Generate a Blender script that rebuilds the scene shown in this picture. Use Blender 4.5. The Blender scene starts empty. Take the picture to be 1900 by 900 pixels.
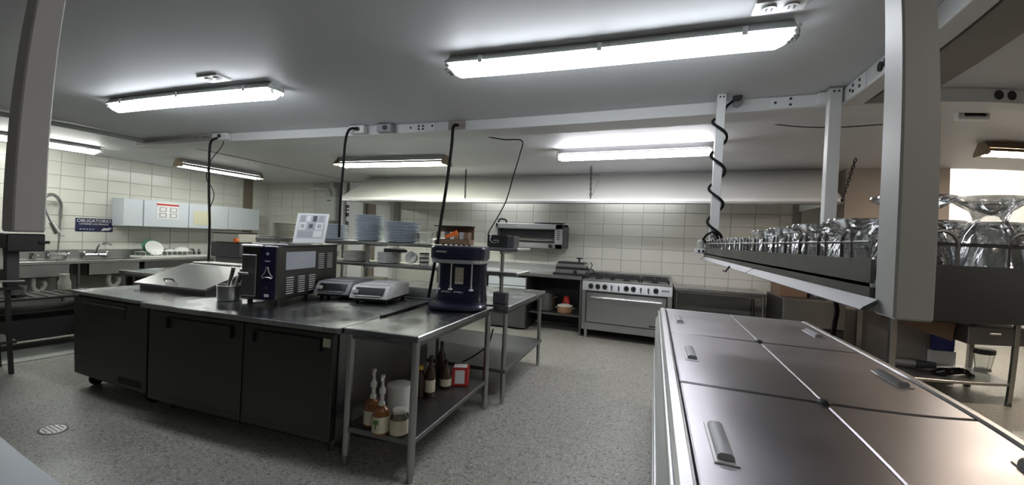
import bpy, math, random
from math import pi, sin, cos
from mathutils import Matrix, Vector
random.seed(7)
SC = bpy.context.scene
COL = SC.collection
# ------------------------------------------------------------------ camera
EYE = Vector((0, 0, 1.5))
PITCH, YAW, ROLL = -9.66957907e-03, 3.39896291e-01, 4.02558999e-02
LENS = (1.30189883, -0.126527249, -0.708441574, 0.453793371)      # wide-angle lens curve: angle over image radius
cam = bpy.data.cameras.new('camera'); camo = bpy.data.objects.new('camera', cam); COL.objects.link(camo); SC.camera = camo
CAMROT = Matrix.Rotation(YAW, 4, 'Z') @ Matrix.Rotation(pi/2 + PITCH, 4, 'X') @ Matrix.Rotation(ROLL, 4, 'Z')
camo.matrix_world = Matrix.Translation(EYE) @ CAMROT
cam.sensor_fit = 'HORIZONTAL'; cam.sensor_width = 36; cam.sensor_height = 36*900/1900; cam.lens = 14.2
cam.clip_start = .02; cam.clip_end = 100
cam.type = 'PANO'; cam.panorama_type = 'FISHEYE_LENS_POLYNOMIAL'; cam.fisheye_fov = math.radians(170)
cam.fisheye_polynomial_k0 = 0
for i, k in enumerate(LENS): setattr(cam, 'fisheye_polynomial_k%d' % (i+1), -k/18**(i+1))
# ------------------------------------------------------------------ world, exposure
w = bpy.data.worlds.new('world'); SC.world = w; w.use_nodes = True
w.node_tree.nodes['Background'].inputs[0].default_value = (.5, .52, .55, 1)
w.node_tree.nodes['Background'].inputs[1].default_value = .05
SC.view_settings.view_transform = 'Standard'; SC.view_settings.look = 'None'
SC.view_settings.gamma = 1; SC.view_settings.use_curve_mapping = False
SC.view_settings.exposure = 1.25
if hasattr(SC, 'cycles'): SC.cycles.transparent_max_bounces = 32      # many thin glasses one behind the other
# ------------------------------------------------------------------ measuring helpers (photo pixel + known plane -> point in the room)
def ray(px, py):
    dx, dy = px - 950 + 1e-6, 450 - py
    r = math.hypot(dx, dy); s = r/950
    th = sum(k*s**(i+1) for i, k in enumerate(LENS))
    return (CAMROT.to_3x3() @ Vector((dx/r*sin(th), dy/r*sin(th), -cos(th))))
def ay(px, py, Y): d = ray(px, py); return EYE + d*(Y/d.y)
def ax(px, py, X): d = ray(px, py); return EYE + d*(X/d.x)
def az(px, py, Z): d = ray(px, py); return EYE + d*((Z-1.5)/d.z)
# ------------------------------------------------------------------ materials
MATS = {}
def mat(name, col, rough=.5, metal=0, noise=0, scale=8, bump=0, stretch=None, spec=None, rnd=0, coat=0, rvar=0):
    m = bpy.data.materials.new(name); m.use_nodes = True; nt = m.node_tree; b = nt.nodes['Principled BSDF']
    b.inputs['Base Color'].default_value = (*col, 1); b.inputs['Roughness'].default_value = rough; b.inputs['Metallic'].default_value = metal
    if spec is not None: b.inputs['Specular IOR Level'].default_value = spec
    if coat: b.inputs['Coat Weight'].default_value = coat; b.inputs['Coat Roughness'].default_value = .1
    if noise or bump or rvar:
        tc = nt.nodes.new('ShaderNodeTexCoord'); mp = nt.nodes.new('ShaderNodeMapping'); nz = nt.nodes.new('ShaderNodeTexNoise')
        nt.links.new(tc.outputs['Object'], mp.inputs[0]); nt.links.new(mp.outputs[0], nz.inputs['Vector'])
        if stretch: mp.inputs['Scale'].default_value = stretch
        nz.inputs['Scale'].default_value = scale; nz.inputs['Detail'].default_value = 5
        if noise:
            cr = nt.nodes.new('ShaderNodeMix'); cr.data_type = 'RGBA'
            cr.inputs[6].default_value = (*[c*(1-noise) for c in col], 1); cr.inputs[7].default_value = (*[min(1, c*(1+noise)) for c in col], 1)
            nt.links.new(nz.outputs[0], cr.inputs[0]); nt.links.new(cr.outputs[2], b.inputs['Base Color'])
        if rvar:
            mr = nt.nodes.new('ShaderNodeMapRange'); mr.inputs[1].default_value = .3; mr.inputs[2].default_value = .7
            mr.inputs[3].default_value = max(.03, rough-rvar); mr.inputs[4].default_value = rough+rvar
            nt.links.new(nz.outputs[0], mr.inputs[0]); nt.links.new(mr.outputs[0], b.inputs['Roughness'])
        if bump:
            bp = nt.nodes.new('ShaderNodeBump'); bp.inputs['Strength'].default_value = bump; bp.inputs['Distance'].default_value = .01
            nt.links.new(nz.outputs[0], bp.inputs['Height']); nt.links.new(bp.outputs[0], b.inputs['Normal'])
    if rnd:
        oi = nt.nodes.new('ShaderNodeObjectInfo'); hs = nt.nodes.new('ShaderNodeHueSaturation'); mr = nt.nodes.new('ShaderNodeMapRange')
        mr.inputs[3].default_value = 1-rnd; mr.inputs[4].default_value = 1+rnd
        nt.links.new(oi.outputs['Random'], mr.inputs[0]); nt.links.new(mr.outputs[0], hs.inputs['Value'])
        src = b.inputs['Base Color'].links
        if src: nt.links.new(src[0].from_socket, hs.inputs['Color'])
        else: hs.inputs['Color'].default_value = (*col, 1)
        nt.links.new(hs.outputs[0], b.inputs['Base Color'])
    MATS[name] = m; return m
def emit(name, col, strength):
    m = bpy.data.materials.new(name); m.use_nodes = True; nt = m.node_tree
    nt.nodes.remove(nt.nodes['Principled BSDF']); e = nt.nodes.new('ShaderNodeEmission')
    e.inputs[0].default_value = (*col, 1); e.inputs[1].default_value = strength
    nt.links.new(e.outputs[0], nt.nodes['Material Output'].inputs[0]); MATS[name] = m; return m
def glassmat(name, col, rough=.02, ior=1.45):
    m = mat(name, col, rough); b = m.node_tree.nodes['Principled BSDF']
    b.inputs['Transmission Weight'].default_value = 1; b.inputs['IOR'].default_value = ior; return m
mat('steel', (.45, .455, .45), .34, 1, noise=.06, scale=6, rvar=.035)
mat('machine_steel', (.14, .135, .125), .38, 1, noise=.06, scale=5, rvar=.04)
mat('rack_steel', (.13, .13, .125), .40, 1, noise=.06, scale=5, rvar=.05)
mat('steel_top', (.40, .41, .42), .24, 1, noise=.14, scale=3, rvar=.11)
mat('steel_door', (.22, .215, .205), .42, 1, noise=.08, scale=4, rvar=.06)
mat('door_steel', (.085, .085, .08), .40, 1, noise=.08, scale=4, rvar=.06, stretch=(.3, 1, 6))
mat('slot_catchlight', (.55, .56, .56), .5)  # pale tone painted on the machine's stamped louvers in place of caught light
mat('rail_grey', (.15, .152, .155), .5, .3)
mat('beam_paint', (.24, .22, .20), .7, noise=.1, scale=3)
mat('pass_steel', (.26, .28, .30), .5, 1, noise=.08, scale=4, rvar=.05)
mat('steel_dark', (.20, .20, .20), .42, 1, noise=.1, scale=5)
mat('steel_tube', (.42, .42, .41), .35, 1)
mat('lid_steel', (.56, .55, .59), .36, 1, noise=.06, scale=3, rvar=.04, bump=.03)
mat('chrome', (.8, .8, .8), .12, 1)
mat('aluminium', (.55, .56, .57), .38, .9)
mat('black', (.012, .012, .013), .45)
mat('black_gloss', (.01, .01, .012), .18)
mat('dark_frame', (.035, .035, .034), .5, .6)
mat('iron', (.007, .007, .008), .6)
mat('rubber', (.007, .007, .007), .7, spec=.2)
mat('white_paint', (.60, .61, .60), .5, noise=.05, scale=3)
mat('post_paint', (.52, .53, .52), .42, noise=.04, scale=6)
mat('ceiling_paint', (.57, .58, .59), .55, noise=.05, scale=1.2)
mat('hood_paint', (.74, .74, .70), .42, noise=.04, scale=2)
mat('beige_wall', (.30, .268, .24), .7, noise=.07, scale=2)
mat('grout', (.40, .40, .36), .85)
mat('tile', (.59, .59, .535), .22, noise=.03, scale=3, rnd=.035)
mat('brown_panel', (.19, .155, .115), .6, noise=.12, scale=6, stretch=(1, 1, .15))
mat('white_plastic', (.66, .67, .66), .4)
mat('grey_plastic', (.30, .31, .33), .45)
mat('dark_plastic', (.05, .05, .055), .5)
mat('cabinet_white', (.55, .59, .63), .4, noise=.03, scale=3)
mat('navy', (.012, .016, .06), .4)
mat('purple', (.009, .007, .034), .35)
mat('mixer_blue', (.008, .010, .026), .28, coat=.3)
mat('plate_blue', (.55, .62, .68), .22, rnd=.06)
mat('plate_white', (.66, .67, .64), .25, rnd=.05)
mat('plate_cream', (.50, .49, .43), .35, rnd=.06)
mat('paper', (.72, .72, .70), .8)
mat('paper_cream', (.60, .58, .42), .8)
mat('red', (.45, .03, .025), .5)
mat('orange', (.75, .16, .02), .4)
mat('yellow', (.70, .45, .05), .4)
mat('green', (.03, .14, .07), .5)
mat('leaf_green', (.10, .22, .05), .6)
mat('amber', (.20, .075, .02), .2, coat=.3)
mat('brown_bottle', (.045, .02, .01), .15, coat=.4)
mat('label_cream', (.58, .55, .42), .7, noise=.15, scale=30)
mat('blue_plastic', (.015, .03, .22), .4)
mat('wood_brown', (.16, .10, .06), .6, noise=.2, scale=6, stretch=(1, 8, 8))
mat('cardboard', (.34, .25, .16), .8)
mat('pot_brown', (.28, .16, .09), .5)
mat('freezer_side', (.52, .54, .53), .38, noise=.05, scale=2)
mat('gasket', (.03, .03, .03), .7)
mat('conduit', (.38, .40, .37), .5)
mat('fixture_brown', (.30, .23, .15), .6)
mat('print_grey', (.35, .36, .38), .7)
mat('print_dark', (.08, .08, .09), .7)
mat('sticker', (.44, .47, .52), .5, noise=.12, scale=20)
def thin_glass(name):    # clear thin-walled glassware: see-through with Fresnel highlights
    m = bpy.data.materials.new(name); m.use_nodes = True; nt = m.node_tree; nt.nodes.remove(nt.nodes['Principled BSDF'])
    tr = nt.nodes.new('ShaderNodeBsdfTransparent'); tr.inputs[0].default_value = (.975, .985, .985, 1)
    gl = nt.nodes.new('ShaderNodeBsdfGlossy'); gl.inputs['Roughness'].default_value = .07; gl.inputs[0].default_value = (1, 1, 1, 1)
    lw = nt.nodes.new('ShaderNodeLayerWeight'); lw.inputs[0].default_value = .42
    mr = nt.nodes.new('ShaderNodeMapRange'); mr.inputs[3].default_value = .11; mr.inputs[4].default_value = .85
    mx = nt.nodes.new('ShaderNodeMixShader'); nt.links.new(lw.outputs['Fresnel'], mr.inputs[0]); nt.links.new(mr.outputs[0], mx.inputs[0])
    nt.links.new(tr.outputs[0], mx.inputs[1]); nt.links.new(gl.outputs[0], mx.inputs[2]); nt.links.new(mx.outputs[0], nt.nodes['Material Output'].inputs[0])
    MATS[name] = m
thin_glass('glass')
glassmat('clear_plastic', (.85, .87, .86), .15)
# terrazzo-like sheet floor: pale base with dark and light flecks
def floor_mat():
    m = mat('floor', (.36, .355, .32), .38); nt = m.node_tree; b = nt.nodes['Principled BSDF']
    tc = nt.nodes.new('ShaderNodeTexCoord')
    def vor(scale, lo, hi):
        v = nt.nodes.new('ShaderNodeTexVoronoi'); v.inputs['Scale'].default_value = scale; nt.links.new(tc.outputs['Object'], v.inputs['Vector'])
        s = nt.nodes.new('ShaderNodeSeparateColor'); nt.links.new(v.outputs['Color'], s.inputs[0])
        r = nt.nodes.new('ShaderNodeMapRange'); r.inputs[1].default_value = lo; r.inputs[2].default_value = hi
        nt.links.new(s.outputs[0], r.inputs[0]); return r.outputs[0]
    n = nt.nodes.new('ShaderNodeTexNoise'); n.inputs['Scale'].default_value = 2.2; n.inputs['Detail'].default_value = 6; nt.links.new(tc.outputs['Object'], n.inputs['Vector'])
    def mix(f, a, bb):
        x = nt.nodes.new('ShaderNodeMix'); x.data_type = 'RGBA'; nt.links.new(f, x.inputs[0])
        for i, c in ((6, a), (7, bb)):
            if isinstance(c, tuple): x.inputs[i].default_value = (*c, 1)
            else: nt.links.new(c, x.inputs[i])
        return x.outputs[2]
    base = mix(n.outputs[0], (.29, .285, .255), (.385, .38, .34))
    a = mix(vor(60, .80, .95), base, (.20, .195, .17))
    c = mix(vor(95, .85, .97), a, (.50, .50, .46))
    d = mix(vor(130, .88, .97), c, (.13, .13, .115))
    nt.links.new(d, b.inputs['Base Color'])
    rr = nt.nodes.new('ShaderNodeMapRange'); rr.inputs[3].default_value = .28; rr.inputs[4].default_value = .55
    nt.links.new(n.outputs[0], rr.inputs[0]); nt.links.new(rr.outputs[0], b.inputs['Roughness'])
floor_mat()
COOL = (.90, .94, 1.0); GREENISH = (.98, 1.0, .86); WARM = (1.0, .80, .62)
emit('lamp_cool', COOL, 10); emit('lamp_left', (.97, .99, .93), 17); emit('lamp_green', GREENISH, 27)
emit('lamp_rear', (1.0, .93, .84), 12); emit('lamp_hood', (.95, .97, 1.0), 6); emit('lamp_cool_back', (.96, .95, 1.0), 20); emit('lamp_warm', WARM, 22); emit('lamp_annex', (1.0, .90, .78), 110)
# ------------------------------------------------------------------ mesh helpers
class MB:
    def __init__(s): s.v = []; s.f = []
    def add(s, vs, fs):
        o = len(s.v); s.v += [Vector(v) for v in vs]; s.f += [[i+o for i in f] for f in fs]; return s
    def box(s, x0, x1, y0, y1, z0, z1, b=0):
        if x0 > x1: x0, x1 = x1, x0
        if y0 > y1: y0, y1 = y1, y0
        if z0 > z1: z0, z1 = z1, z0
        b = min(b, (x1-x0)*.45, (y1-y0)*.45, (z1-z0)*.45)
        if b <= 0:
            return s.add([(x, y, z) for x in (x0, x1) for y in (y0, y1) for z in (z0, z1)],
                         [(0, 1, 3, 2), (4, 6, 7, 5), (0, 4, 5, 1), (2, 3, 7, 6), (0, 2, 6, 4), (1, 5, 7, 3)])
        V = []; id_ = {}
        for i in (0, 1):
            for j in (0, 1):
                for k in (0, 1):
                    c = ((x0, x1)[i], (y0, y1)[j], (z0, z1)[k]); n = ((b, -b)[i], (b, -b)[j], (b, -b)[k])
                    for a in range(3):
                        id_[i, j, k, a] = len(V); V.append(tuple(c[q] if q == a else c[q]+n[q] for q in range(3)))
        F = []
        for a in range(3):
            p, q = [t for t in range(3) if t != a]
            def key(sa, sp, sq, ax_):
                t = [0]*3; t[a] = sa; t[p] = sp; t[q] = sq; return id_[t[0], t[1], t[2], ax_]
            for sa in (0, 1): F.append([key(sa, 0, 0, a), key(sa, 1, 0, a), key(sa, 1, 1, a), key(sa, 0, 1, a)])
            for sp in (0, 1):
                for sq in (0, 1):
                    F.append([key(0, sp, sq, p), key(1, sp, sq, p), key(1, sp, sq, q), key(0, sp, sq, q)])
        for i in (0, 1):
            for j in (0, 1):
                for k in (0, 1): F.append([id_[i, j, k, 0], id_[i, j, k, 1], id_[i, j, k, 2]])
        return s.add(V, F)
    def cyl(s, p0, p1, r, r2=None, n=14, cap=True):
        p0, p1 = Vector(p0), Vector(p1); r2 = r if r2 is None else r2; d = (p1-p0).normalized()
        u = d.orthogonal().normalized(); w_ = d.cross(u)
        V = [p0+(u*cos(2*pi*i/n)+w_*sin(2*pi*i/n))*r for i in range(n)]+[p1+(u*cos(2*pi*i/n)+w_*sin(2*pi*i/n))*r2 for i in range(n)]
        F = [(i, (i+1) % n, n+(i+1) % n, n+i) for i in range(n)]
        if cap: F += [tuple(range(n-1, -1, -1)), tuple(range(n, 2*n))]
        return s.add(V, F)
    def lathe(s, prof, c=(0, 0, 0), n=24, sx=1, sy=1, closed=False):
        V = []; F = []; m = len(prof)
        for r, z in prof:
            for i in range(n):
                a = 2*pi*i/n; V.append((c[0]+r*sx*cos(a), c[1]+r*sy*sin(a), c[2]+z))
        rng = range(m if closed else m-1)
        for j in rng:
            k = (j+1) % m
            for i in range(n): F.append((j*n+i, j*n+(i+1) % n, k*n+(i+1) % n, k*n+i))
        if not closed: F += [tuple(range(n-1, -1, -1)), tuple(range((m-1)*n, m*n))]
        return s.add(V, F)
    def tube(s, pts, r, n=6, closed=False):
        pts = [Vector(p) for p in pts]; m = len(pts); V = []; F = []; u = None
        for j, p in enumerate(pts):
            a = pts[(j-1) % m] if (j > 0 or closed) else p; b_ = pts[(j+1) % m] if (j < m-1 or closed) else p
            d = (b_-a).normalized()
            if u is None: u = d.orthogonal().normalized()
            u = (u-d*u.dot(d)); u = u.normalized() if u.length > 1e-6 else d.orthogonal().normalized()
            w_ = d.cross(u)
            V += [p+(u*cos(2*pi*i/n)+w_*sin(2*pi*i/n))*r for i in range(n)]
        for j in range(m if closed else m-1):
            k = (j+1) % m
            for i in range(n): F.append((j*n+i, j*n+(i+1) % n, k*n+(i+1) % n, k*n+i))
        if not closed: F += [tuple(range(n-1, -1, -1)), tuple(range((m-1)*n, m*n))]
        return s.add(V, F)
    def prism(s, poly, axis, a, b):   # poly: 2-D outline in the two other axes, extruded from a to b
        n = len(poly)
        def P(q, t):
            if axis == 'x': return (t, q[0], q[1])
            if axis == 'y': return (q[0], t, q[1])
            return (q[0], q[1], t)
        return s.add([P(q, a) for q in poly]+[P(q, b) for q in poly],
                     [tuple(range(n-1, -1, -1)), tuple(range(n, 2*n))]+[(i, (i+1) % n, n+(i+1) % n, n+i) for i in range(n)])
    def ball(s, c, r, n=10, sz=1):
        return s.lathe([(max(1e-4, r*sin(pi*j/n)), -r*sz*cos(pi*j/n)) for j in range(n+1)], c, n*2)
    def xf(s, M): s.v = [M @ v for v in s.v]; return s
WM = {}
def mesh_of(name, mb, m, ang=35):
    me = bpy.data.meshes.new(name); me.from_pydata([tuple(v) for v in mb.v], [], mb.f); me.update()
    import bmesh
    bm = bmesh.new(); bm.from_mesh(me); bmesh.ops.recalc_face_normals(bm, faces=bm.faces); bm.to_mesh(me); bm.free()
    me.materials.append(MATS[m]); me.polygons.foreach_set('use_smooth', [True]*len(me.polygons)); me.set_sharp_from_angle(angle=math.radians(ang))
    return me
def link(name, data, parent=None, loc=(0, 0, 0), rot=(0, 0, 0)):
    o = bpy.data.objects.new(name, data); COL.objects.link(o); o.location = loc; o.rotation_euler = rot
    if parent is not None: o.parent = parent
    return o
def thing(name, label, cat, loc=(0, 0, 0), rz=0, group=None):
    o = link(name, None, None, loc, (0, 0, rz)); o.empty_display_size = .05
    o['label'] = label; o['category'] = cat
    if group: o['group'] = group
    WM[o.name] = Matrix.Translation(loc) @ Matrix.Rotation(rz, 4, 'Z'); return o
def part(name, mb, m, parent, local=False, label=None):
    """one mesh part; its vertices are given in room coordinates, or in the thing's own with local=True"""
    M = WM[parent.name]
    if not local: mb.xf(M.inverted())
    o = link(name, mesh_of(name, mb, m), parent); WM[o.name] = M
    if label: o['label'] = label
    return o
def solo(name, mb, m, label, cat, group=None, org=None):
    """a thing that is one mesh, its origin at its base"""
    if org is None:
        lo = [min(v[i] for v in mb.v) for i in range(3)]; hi = [max(v[i] for v in mb.v) for i in range(3)]; org = ((lo[0]+hi[0])/2, (lo[1]+hi[1])/2, lo[2])
    mb.xf(Matrix.Translation(-Vector(org)))
    o = link(name, mesh_of(name, mb, m), None, org); WM[o.name] = Matrix.Translation(org); o['label'] = label; o['category'] = cat
    if group: o['group'] = group
    return o
def struct(name, mb, m, parent=None, label=None):
    if parent is not None: return part(name, mb, m, parent)
    o = link(name, mesh_of(name, mb, m)); WM[o.name] = Matrix.Identity(4); o['kind'] = 'structure'
    if label: o['label'] = label
    return o
def dup(root, loc, rz=None, label=None, group=None, scale=None):
    r = root.copy(); COL.objects.link(r); r.location = loc
    if rz is not None: r.rotation_euler = (0, 0, rz)
    if scale: r.scale = (scale,)*3 if not isinstance(scale, tuple) else scale
    if label: r['label'] = label
    if group: r['group'] = group
    WM[r.name] = Matrix.Translation(loc) @ Matrix.Rotation(r.rotation_euler[2], 4, 'Z')
    for ch in list(root.children):
        c = ch.copy(); COL.objects.link(c); c.parent = r
        for g in list(ch.children):
            d = g.copy(); COL.objects.link(d); d.parent = c
    return r
def text(name, body, size, parent, loc, rot, m, extrude=.001, align='CENTER', sx=1):
    cu = bpy.data.curves.new(name, 'FONT'); cu.body = body; cu.size = size; cu.extrude = extrude; cu.align_x = align; cu.align_y = 'CENTER'
    tmp = bpy.data.objects.new(name, cu); COL.objects.link(tmp); bpy.context.view_layer.update()
    me = bpy.data.meshes.new_from_object(tmp.evaluated_get(bpy.context.evaluated_depsgraph_get())); bpy.data.objects.remove(tmp); bpy.data.curves.remove(cu)
    me.materials.clear(); me.materials.append(MATS[m]); o = link(name, me, parent, loc, rot); o.scale = (sx, 1, 1); return o
ORD = ['first', 'second', 'third', 'fourth', 'fifth', 'sixth', 'seventh', 'eighth', 'ninth', 'tenth', 'eleventh', 'twelfth', 'thirteenth', 'fourteenth', 'fifteenth', 'sixteenth', 'seventeenth', 'eighteenth', 'nineteenth', 'twentieth']
def arc(c, r, a0, a1, n, ux, uy):
    c, ux, uy = Vector(c), Vector(ux), Vector(uy)
    return [c+ux*(r*cos(a0+(a1-a0)*i/n))+uy*(r*sin(a0+(a1-a0)*i/n)) for i in range(n+1)]
CZ = 2.55     # ceiling height
BW = 7.0      # back wall
LW = -8.45    # left wall
# ================================================================== the room
struct('floor', MB().box(-8.6, 8, -6, 10, -.1, 0), 'floor')
struct('ceiling', MB().box(-8.6, 3.26, -6, 7.15, CZ, CZ+.12).box(3.26, 5.6, -6, 6.3, CZ, CZ+.12), 'ceiling_paint')
wb = struct('wall_back', MB().box(-8.6, 2.2, BW+.009, BW+.15, 0, CZ), 'grout')
wl = struct('wall_left', MB().box(-8.6, LW-.009, -6, BW, 0, CZ), 'grout')
struct('wall_front', MB().box(-8.6, 5.6, -6.12, -6, 0, CZ), 'beige_wall')
struct('wall_right', MB().box(5.5, 5.6, -6, 6.3, 0, CZ), 'beige_wall')
struct('wall_recess', MB().box(2.2, 3.26, 6.3, 6.42, 0, CZ).box(2.2, 2.32, 6.42, 7.15, 0, CZ), 'beige_wall')
# bright annex beyond the right-hand opening
struct('wall_annex_left', MB().box(3.16, 3.26, 6.42, 9, 0, 3.6), 'beige_wall')
wa = struct('wall_annex_back', MB().box(3.16, 7.5, 9, 9.12, 0, 3.6), 'white_paint')
struct('wall_annex_right', MB().box(7.5, 7.6, 6.3, 9.12, 0, 3.6), 'white_paint')
struct('ceiling_annex', MB().box(3.16, 7.6, 6.3, 9.12, 3.6, 3.7), 'white_paint')
struct('trim_1', MB().box(3.26, 5.6, 6.3, 6.36, CZ-.0, 3.6), 'white_paint')
# wall tiles, each laid on its own
tw, th_ = .315, .20
tb = MB().box(-tw/2+.003, tw/2-.003, 0, .009, -th_/2+.003, th_/2-.003, .002); tme = mesh_of('tile', tb, 'tile')
def lay(parent, along, x0, x1, z0, z1, off, wall, xs, zs):
    k = math.floor((x0-xs)/tw)
    x = xs+k*tw
    while x < x1-.02:
        a, b = max(x, x0), min(x+tw, x1)
        if b-a > .05:
            z = zs+math.floor((z0-zs)/th_)*th_
            while z < z1-.02:
                c, d = max(z, z0), min(z+th_, z1)
                if d-c > .03:
                    jit = random.uniform(-.0012, .0012)
                    if along == 'x': o = link('tile', tme, parent, ((a+b)/2, wall+jit, (c+d)/2))
                    else: o = link('tile', tme, parent, (wall+jit, (a+b)/2, (c+d)/2), (0, 0, pi/2))
                    o.scale = ((b-a)/tw, 1, (d-c)/th_)
                z += th_
        x += tw
lay(wb, 'x', -4.97, 1.84, .82, 2.42, 0, BW, -3.345, 2.012)
lay(wb, 'x', LW, -6.62, 1.0, CZ, 0, BW, -3.345, 2.012)
lay(wl, 'y', 2.55, 6.40, .92, CZ, 0, LW, 3.787, 2.377)
lay(wl, 'y', 6.60, BW, .92, CZ, 0, LW, 3.787, 2.377)
# annex tiles (a few that show beside the hanging post)
# brown column strips, white pilasters
struct('trim_2', MB().box(LW-.009, LW+.012, 6.40, 6.60, .9, CZ), 'brown_panel')
struct('trim_3', MB().box(1.84, 1.945, BW-.015, BW+.01, .8, CZ), 'beige_wall')
struct('trim_4', MB().box(-5.40, -5.06, BW-.16, BW+.01, 0, CZ, .006), 'white_paint')
struct('trim_5', MB().box(-5.76, -5.40, BW-.02, BW+.01, 0, CZ), 'brown_panel')
struct('trim_6', MB().box(-5.06, -4.97, BW-.03, BW+.01, 0, CZ), 'conduit')
struct('trim_7', MB().box(-6.12, -5.76, BW-.10, BW+.01, 0, CZ, .006), 'white_paint')
struct('trim_8', MB().box(1.945, 2.2, BW-.006, BW+.01, .8, 2.5), 'tile')
struct('baseboard_left', MB().box(-8.46, -8.40, -1, BW, 0, .1), 'conduit')
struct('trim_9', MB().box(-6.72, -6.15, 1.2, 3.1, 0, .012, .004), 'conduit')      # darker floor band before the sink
# ceiling pipe along the left bay
solo('ceiling_pipe', MB().tube([(-6.0, 1.0, CZ-.03), (-6.01, 2.6, CZ-.03), (-6.03, 3.36, CZ-.03)], .026, 8).tube([(-6.03, 3.34, CZ-.03), (-6.03, 3.41, CZ-.055)], .034, 8), 'conduit',
     'grey round pipe along the ceiling, ending at the white cable channel', 'pipe')
solo('ceiling_seam', MB().box(-5.99, -5.95, 3.6, 6.9, CZ-.008, CZ), 'conduit', 'thin grey joint strip on the ceiling above the left trough lamp', 'strip')
# ------------------------------------------------------------------ cable channel frame under the ceiling
BY = 3.28
t = thing('cable_channel', 'long white steel cable channel crossing the ceiling, with outlets and cords', 'cable channel', (-1.5, BY, 2.46))
part('channel', MB().box(-6.2, 4.6, BY, BY+.26, 2.462, CZ, .003), 'white_paint', t)
def chx(px): return ay(px, 225, BY).x
def boxon(px0, px1, d=.05, z0=2.468, z1=2.545, m='white_plastic', sock=None, y=BY):
    b = part('outlet_box', MB().box(chx(px0), chx(px1), y-d, y, z0, z1, .006), m, t)
    if sock:
        for sx in sock:
            x = ay(sx, 225, y-d).x; part('socket', MB().cyl((x, y-d+.004, (z0+z1)/2), (x, y-d-.012, (z0+z1)/2), .021, n=12), 'black', b)
    return b
boxon(404, 431, .06, sock=(408,)); boxon(655, 683, .06, sock=(664,)); boxon(706, 733, .06, sock=(714,), m='grey_plastic')
p_ = part('cover_plate', MB().box(chx(255), chx(402), BY-.006, BY, 2.47, 2.54), 'beige_wall', t)
for px in (366, 380, 384, 388): x = chx(px); part('hole', MB().cyl((x, BY-.003, 2.515), (x, BY-.010, 2.515), .007, n=8), 'black', t)
part('cover_plate', MB().box(chx(737), chx(808), BY-.006, BY, 2.466, 2.546, .002), 'white_plastic', t)
for px, dz in ((763, .0), (778, .012), (786, .012), (778, -.016), (786, -.016), (803, .008)):
    x = chx(px); part('hole', MB().cyl((x, BY-.005, 2.508+dz), (x, BY-.011, 2.508+dz), .010, n=8), 'black', t)
part('cover_plate', MB().box(chx(833), chx(864), BY-.012, BY, 2.470, 2.55, .003), 'beige_wall', t)
part('cover_plate', MB().box(chx(1425), chx(1515), BY-.008, BY, 2.466, 2.546, .002), 'white_plastic', t)
for px, dz in ((1436, 0), (1464, .02), (1464, -.02)):
    x = chx(px); part('hole', MB().cyl((x, BY-.007, 2.508+dz), (x, BY-.013, 2.508+dz), .008, n=8), 'black', t)
x = chx(1365); b = part('cable_gland', MB().cyl((x, BY+.01, 2.52), (x-.01, BY-.09, 2.535), .028, .034, n=12), 'grey_plastic', t)
part('connector', MB().cyl((x-.01, BY-.085, 2.535), (x-.012, BY-.105, 2.537), .030, n=12), 'black', b)
boxon(1510, 1534, .05, 2.47, 2.545)
for px in (1853, 1877):
    x = ay(px, 176, BY).x; part('socket', MB().cyl((x, BY+.004, 2.51), (x, BY-.010, 2.51), .030, n=14), 'black', t)
# side channel running back towards the viewer
t2 = thing('cable_channel', 'white perforated cable channel running from the corner post towards the viewer', 'cable channel', (1.13, 1.5, 2.45))
part('channel', MB().box(1.09, 1.20, -.4, 3.23, 2.45, CZ, .003), 'white_paint', t2)
part('cover_plate', MB().box(1.082, 1.09, 2.9, 3.2, 2.455, 2.545, .002), 'white_plastic', t2)
for y, dz in ((3.1, .0), (3.06, .018), (3.06, -.018), (2.97, .018), (2.97, -.018)):
    part('hole', MB().cyl((1.084, y, 2.50+dz), (1.078, y, 2.50+dz), .010, n=8), 'black', t2)
for y in (2.66, 2.73): part('socket', MB().cyl((1.092, y, 2.50), (1.080, y, 2.50), .026, n=14), 'black', t2)
struct('beam_1', MB().box(1.24, 1.50, -2, 3.26, 2.47, CZ), 'beam_paint')
# ------------------------------------------------------------------ hanging posts
def post(name, label, x0, x1, y0, y1, z0, z1, m='post_paint', plate=True):
    t = thing(name, label, 'post', ((x0+x1)/2, (y0+y1)/2, z0))
    part('shaft', MB().box(x0, x1, y0, y1, z0, z1, .003), m, t)
    if plate:
        f = part('ceiling_flange', MB().box(x0-.012, x1+.012, y0-.012, y1+.03, z1, z1+.008, .002), 'steel', t)
        for sx in (.3, .7): part('bolt', MB().cyl((x0+(x1-x0)*sx, y0-.004, z1-.02), (x0+(x1-x0)*sx, y0+.004, z1-.02), .006, n=8), 'black', f)
    return t
post('hanging_post', 'slim white hanging post with a black cord wound around it', .352, .405, 3.10, 3.16, 1.448, CZ-.008)
post('hanging_post', 'white hanging post at the far corner where the two cable channels meet', .998, 1.065, 3.16, 3.222, 1.448, CZ-.008)
post('hanging_post', 'wide pale hanging post in front, holding the near corner of the glass rack', .325, .374, .745, .805, 1.405, CZ-.008)
post('hanging_post', 'tall pale hanging post at the left edge of the picture', -1.04, -.985, .335, .386, 1.478, CZ-.008)
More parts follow.
